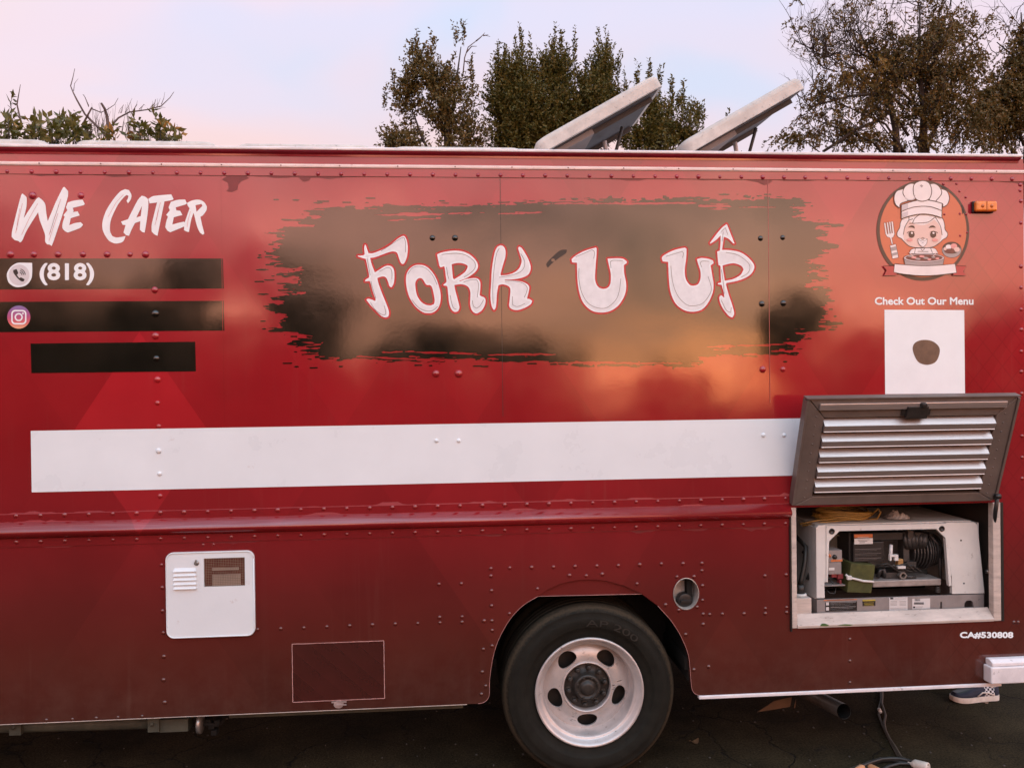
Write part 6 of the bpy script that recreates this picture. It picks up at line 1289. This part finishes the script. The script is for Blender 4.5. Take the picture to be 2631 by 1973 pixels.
TRR = tree('autumn_tree', 'large open tree with dark forking limbs and thin brown foliage at the right', 'tree', 13.0, RC,
     [(1650, 200, 210, 130), (1480, 320, 180, 150), (1380, 560, 200, 130), (1700, 560, 230, 200), (1560, 820, 200, 200), (1800, 900, 260, 240), (840, 590, 140, 50), (1020, 330, 90, 90), (680, 720, 140, 60), (560, 880, 150, 70), (420, 1060, 190, 90), (760, 1020, 220, 110), (1020, 1080, 220, 90), (1330, 900, 140, 130), (1330, 1100, 240, 90), (1150, 240, 90, 80), (1230, 440, 110, 80), (1020, 860, 120, 60), (680, 380, 60, 30), (1830, 420, 110, 130)],
     [], 24, [lf_pin, lf_gold], .076, .020, .32, 17, .05, -.30, 1.3, 5.0, 1430, limbs_r, droop=.8, spread=.8, low=False, extra=gold_at)
m = MB(); ends = []
for l in limbs_r:
    for q in range(17):
        i = rt.randint(1, len(l[0])); x, y, dy = l[0][i]; p = TP(x + rt.uniform(-25, 25), y + rt.uniform(-20, 20), 13.0 + dy, RC); twigs(m, p, unit(np.array((rt.normal() * .8 - .15, rt.normal() * .5, rt.uniform(.1, 1.0)))), rt.uniform(.5, .95), .011, 2, .3, ends)
for (x, y) in ((600, 470), (640, 540), (800, 300), (740, 330), (920, 200), (1060, 190), (1170, 120), (1410, 60), (1290, 130), (1380, 60), (1880, 160), (520, 740), (480, 860), (590, 640), (1000, 260), (1120, 180)):
    twigs(m, TP(x, y + 60, 13.0 + rt.uniform(-.4, .4), RC), unit(np.array((rt.normal() * .45 - .25, rt.normal() * .3, 1.0))), .75, .009, 2, .25)
put('twigs', m.mesh('twigs'), bark, TRR)['kind'] = 'stuff'
cA, cB = TP(900, 470, 13.0, RC), TP(1500, 100, 13.0, RC); kept = []
for p, d in ends:                                   # foliage hangs from the twig ends; the upper left of the crown is bare
    bare = (p[0] < cB[0] and p[2] > cA[2] + (p[0] - cA[0]) * .55 - .1)
    if rt.rand() < (.10 if bare else .75): kept.append((p, unit(d * .6 + rt.normal(size=3) * .4 - np.array((0, 0, .25)))))
P, D, Ls, Ws = shoots([k[0] for k in kept], [k[1] for k in kept], .30, 16, .072, .017, .8, .8)
put('hanging_leaves', leaves_mesh('hanging_leaves', P, D, Ls, Ws, [lf_pin, lf_gold], gold_at(P)), None, TRR)
T2 = tree('autumn_tree', 'dense brown tree cut off by the right edge of the picture', 'tree', 13.8, RC,
     [(2150, 450, 150, 180), (2050, 700, 220, 200), (2200, 800, 240, 300), (2050, 1000, 260, 200), (2400, 500, 260, 300), (2600, 800, 300, 350), (2180, 250, 80, 100), (1900, 800, 120, 150)], [], 40, [lf_pin, lf_loose], .076, .020, .32, 17, .05, -.32, 1.3, 15.0, 2250,
     [([(2280, 1250, 0), (2270, 800, 0), (2200, 400, 0), (2190, 100, 0)], .1, .012), ([(2270, 700, 0), (2120, 430, .2), (2000, 330, .3)], .04, .01)], droop=.8, spread=.8, low=False, extra=.4)
m = MB()
for (x, y) in ((2150, 60), (2190, 120), (2050, 250), (2000, 330), (2120, 200), (2090, 330)): twigs(m, TP(x, y + 90, 13.8, RC), unit(np.array((rt.normal() * .4, rt.normal() * .3, 1.0))), .8, .010, 2, .25)
put('twigs', m.mesh('twigs'), bark, T2)['kind'] = 'stuff'

# citrus tree just behind the truck, with dead twigs on top
LC = (0, 0, 3.16); YC = 3.25
cb = TP(500, 1160, YC, LC); CT = empty('citrus_tree', (cb[0], YC, 0), 'citrus tree with yellowing leaves and dead bare twigs behind the left end of the roof', 'tree')
B = []; Dd = []; clus = [(60, 1010), (20, 1080), (95, 940), (75, 820), (230, 1020), (290, 985), (260, 1100), (420, 1020), (480, 970), (440, 1090), (360, 1060), (600, 990), (640, 1070), (580, 1060), (720, 1070), (910, 1090), (1060, 1100), (1150, 1010), (1200, 1050), (1310, 1000), (1340, 1070), (1270, 1080), (1400, 1120), (140, 1080), (320, 1090), (1460, 1160), (520, 1120), (1120, 1130), (690, 1110), (-60, 1000), (-120, 1060), (50, 1140), (200, 1140), (400, 1150)]
for (x, y) in clus:
    for q in range(3 if y > 850 else 1):
        B.append(TP(x + rt.uniform(-28, 28), y + 60 + rt.uniform(-15, 30), YC + rt.uniform(-.25, .25), LC)); Dd.append(unit(np.array((rt.normal() * .35, rt.normal() * .3, 1.0))))
for q in range(240):
    p = TP(rt.uniform(-500, 1350), 1200, YC, LC); B.append(np.array((p[0], YC + rt.normal() * .35, p[2] - rt.uniform(0, 1.6)))); Dd.append(unit(rt.normal(size=3) + np.array((0, 0, .8))))
P, D, Ls, Ws = shoots(B, Dd, .13, 9, .085, .0165, .95); P += rt.normal(size=P.shape) * .006
cy_ = [TP(x, y, YC, LC) for x, y in ((230, 1020), (1060, 1090), (910, 1100), (1370, 1050), (980, 940), (250, 1060))]
mi = np.zeros(len(P), np.int32)
for c in cy_: mi |= ((np.hypot(P[:, 0] - c[0], P[:, 2] - c[2]) < .055) & (rt.rand(len(P)) < .75)).astype(np.int32)
put('crown', leaves_mesh('crown', P, D, Ls, Ws, [lf_cit, lf_yel], mi, .4), None, CT)
m = MB()
for b_ in B[:len(clus) * 2]: limb(m, [b_ - np.array((rt.normal() * .08, 0, .28)), b_ - np.array((0, 0, .1)), b_ + np.array((0, 0, .06))], .006, .002, 5)
m.tube([(cb[0], YC, 0), (cb[0] + .04, YC, 1.2), (cb[0], YC, cb[2] - 1.0)], [.10, .08, .05], 9)
for x in (60, 280, 460, 640, 880, 1200, 1340): c = TP(x, 1130, YC, LC); limb(m, [(cb[0], YC, cb[2] - 1.2), (c[0] * .6 + cb[0] * .4, YC, c[2] - .6), c], .035, .008)
put('trunk', m.mesh('trunk'), bark, CT)
m = MB()
def bt(l, a, b_): limb(m, [TP(x, y, YC + .05 * math.sin(i), LC) for i, (x, y) in enumerate(l)], a, b_, 6)
bt([(880, 1200), (880, 1060), (870, 950), (850, 885), (822, 840)], .017, .009); bt([(880, 1140), (840, 1080), (760, 1000), (690, 930), (625, 815), (595, 755), (573, 700), (590, 640), (607, 560)], .012, .002); bt([(740, 1130), (690, 1040), (680, 1000), (705, 950), (746, 875)], .013, .007)
bt([(890, 1040), (960, 960), (1050, 912), (1200, 892), (1310, 862), (1380, 795), (1412, 748)], .008, .002); bt([(745, 885), (820, 915), (870, 892), (930, 852), (960, 798)], .005, .0015); bt([(175, 1010), (160, 950), (138, 850), (150, 780), (166, 688)], .010, .002); bt([(165, 970), (110, 900), (62, 855)], .006, .002)
bt([(720, 860), (690, 790), (672, 768)], .004, .0015); bt([(720, 870), (680, 770)], .003, .0015); bt([(598, 740), (605, 680), (635, 640)], .003, .001); bt([(1050, 905), (1045, 860), (1072, 800)], .003, .001); bt([(1080, 900), (1110, 850), (1115, 820)], .003, .001); bt([(1230, 885), (1255, 840), (1262, 808)], .003, .001); bt([(1310, 850), (1330, 800), (1338, 750)], .003, .001); bt([(1130, 890), (1170, 850), (1180, 860)], .003, .001); bt([(1280, 870), (1345, 875)], .003, .001); bt([(1440, 1140), (1460, 1060), (1435, 1010)], .003, .0012)
for q in range(46):
    x = rt.uniform(720, 1090); y = rt.uniform(1040, 1150); bt([(x, y), (x + rt.uniform(-25, 25), y - 60), (x + rt.uniform(-40, 40), y - rt.uniform(110, 240))], .0028, .001)
for q in range(14):
    x = rt.uniform(950, 1300); y = 912 - (x - 1050) * .12; bt([(x, y), (x + rt.uniform(5, 22), y - 30), (x + rt.uniform(0, 40), y - rt.uniform(40, 90))], .0024, .001)
put('dead_twigs', m.mesh('dead_twigs'), twigm, CT)['kind'] = 'stuff'

# trees across the lot behind the camera: what the glossy side of the truck mirrors
def far_tree(x, y, h, w, seed):
    T_ = empty('lot_tree', (x, y, 0), 'dark leafy tree across the lot behind the camera, seen only mirrored in the truck side', 'tree', 'trees across the lot'); r = np.random.RandomState(seed); P = []
    lob = [(r.uniform(-.35, .35) * w, r.uniform(-.3, .3) * w, h * r.uniform(.10, .85), w * r.uniform(.24, .38)) for _ in range(13)]
    for (a, b_, c, R_) in lob:
        v = unit(r.normal(size=(700, 3))) * (r.rand(700, 1)**.5) * R_ * np.array((1, 1, .9)); P.append(v + np.array((x + a, y + b_, c)))
    P = np.concatenate(P); P = P[P[:, 2] > .3]; D = unit(r.normal(size=P.shape)); put('crown', leaves_mesh('crown', P, D, r.uniform(.18, .34, len(P)), r.uniform(.06, .11, len(P)), [lf_ever]), None, T_)
    m = MB(); m.tube([(x, y, 0), (x, y, h * .4), (x, y, h * .7)], [.2, .16, .06], 8); put('trunk', m.mesh('trunk'), bark, T_)
for a in ((-6.0, -24, 7.4, 3.0, 1), (-11.0, -26, 7.6, 5.0, 2), (-15.5, -27, 8.0, 6.0, 3), (-1.4, -27, 3.6, 4.4, 4), (3.2, -26, 3.3, 3.6, 5), (12.4, -24, 5.4, 2.6, 6), (-4.9, -24, 6.9, 2.6, 11), (-8.3, -25, 4.6, 3.4, 12), (17.5, -27, 3.8, 4.5, 7), (9.0, -29, 2.3, 2.2, 8), (23, -28, 5.0, 6.0, 9), (-24, -28, 6, 7, 10)): far_tree(*a)
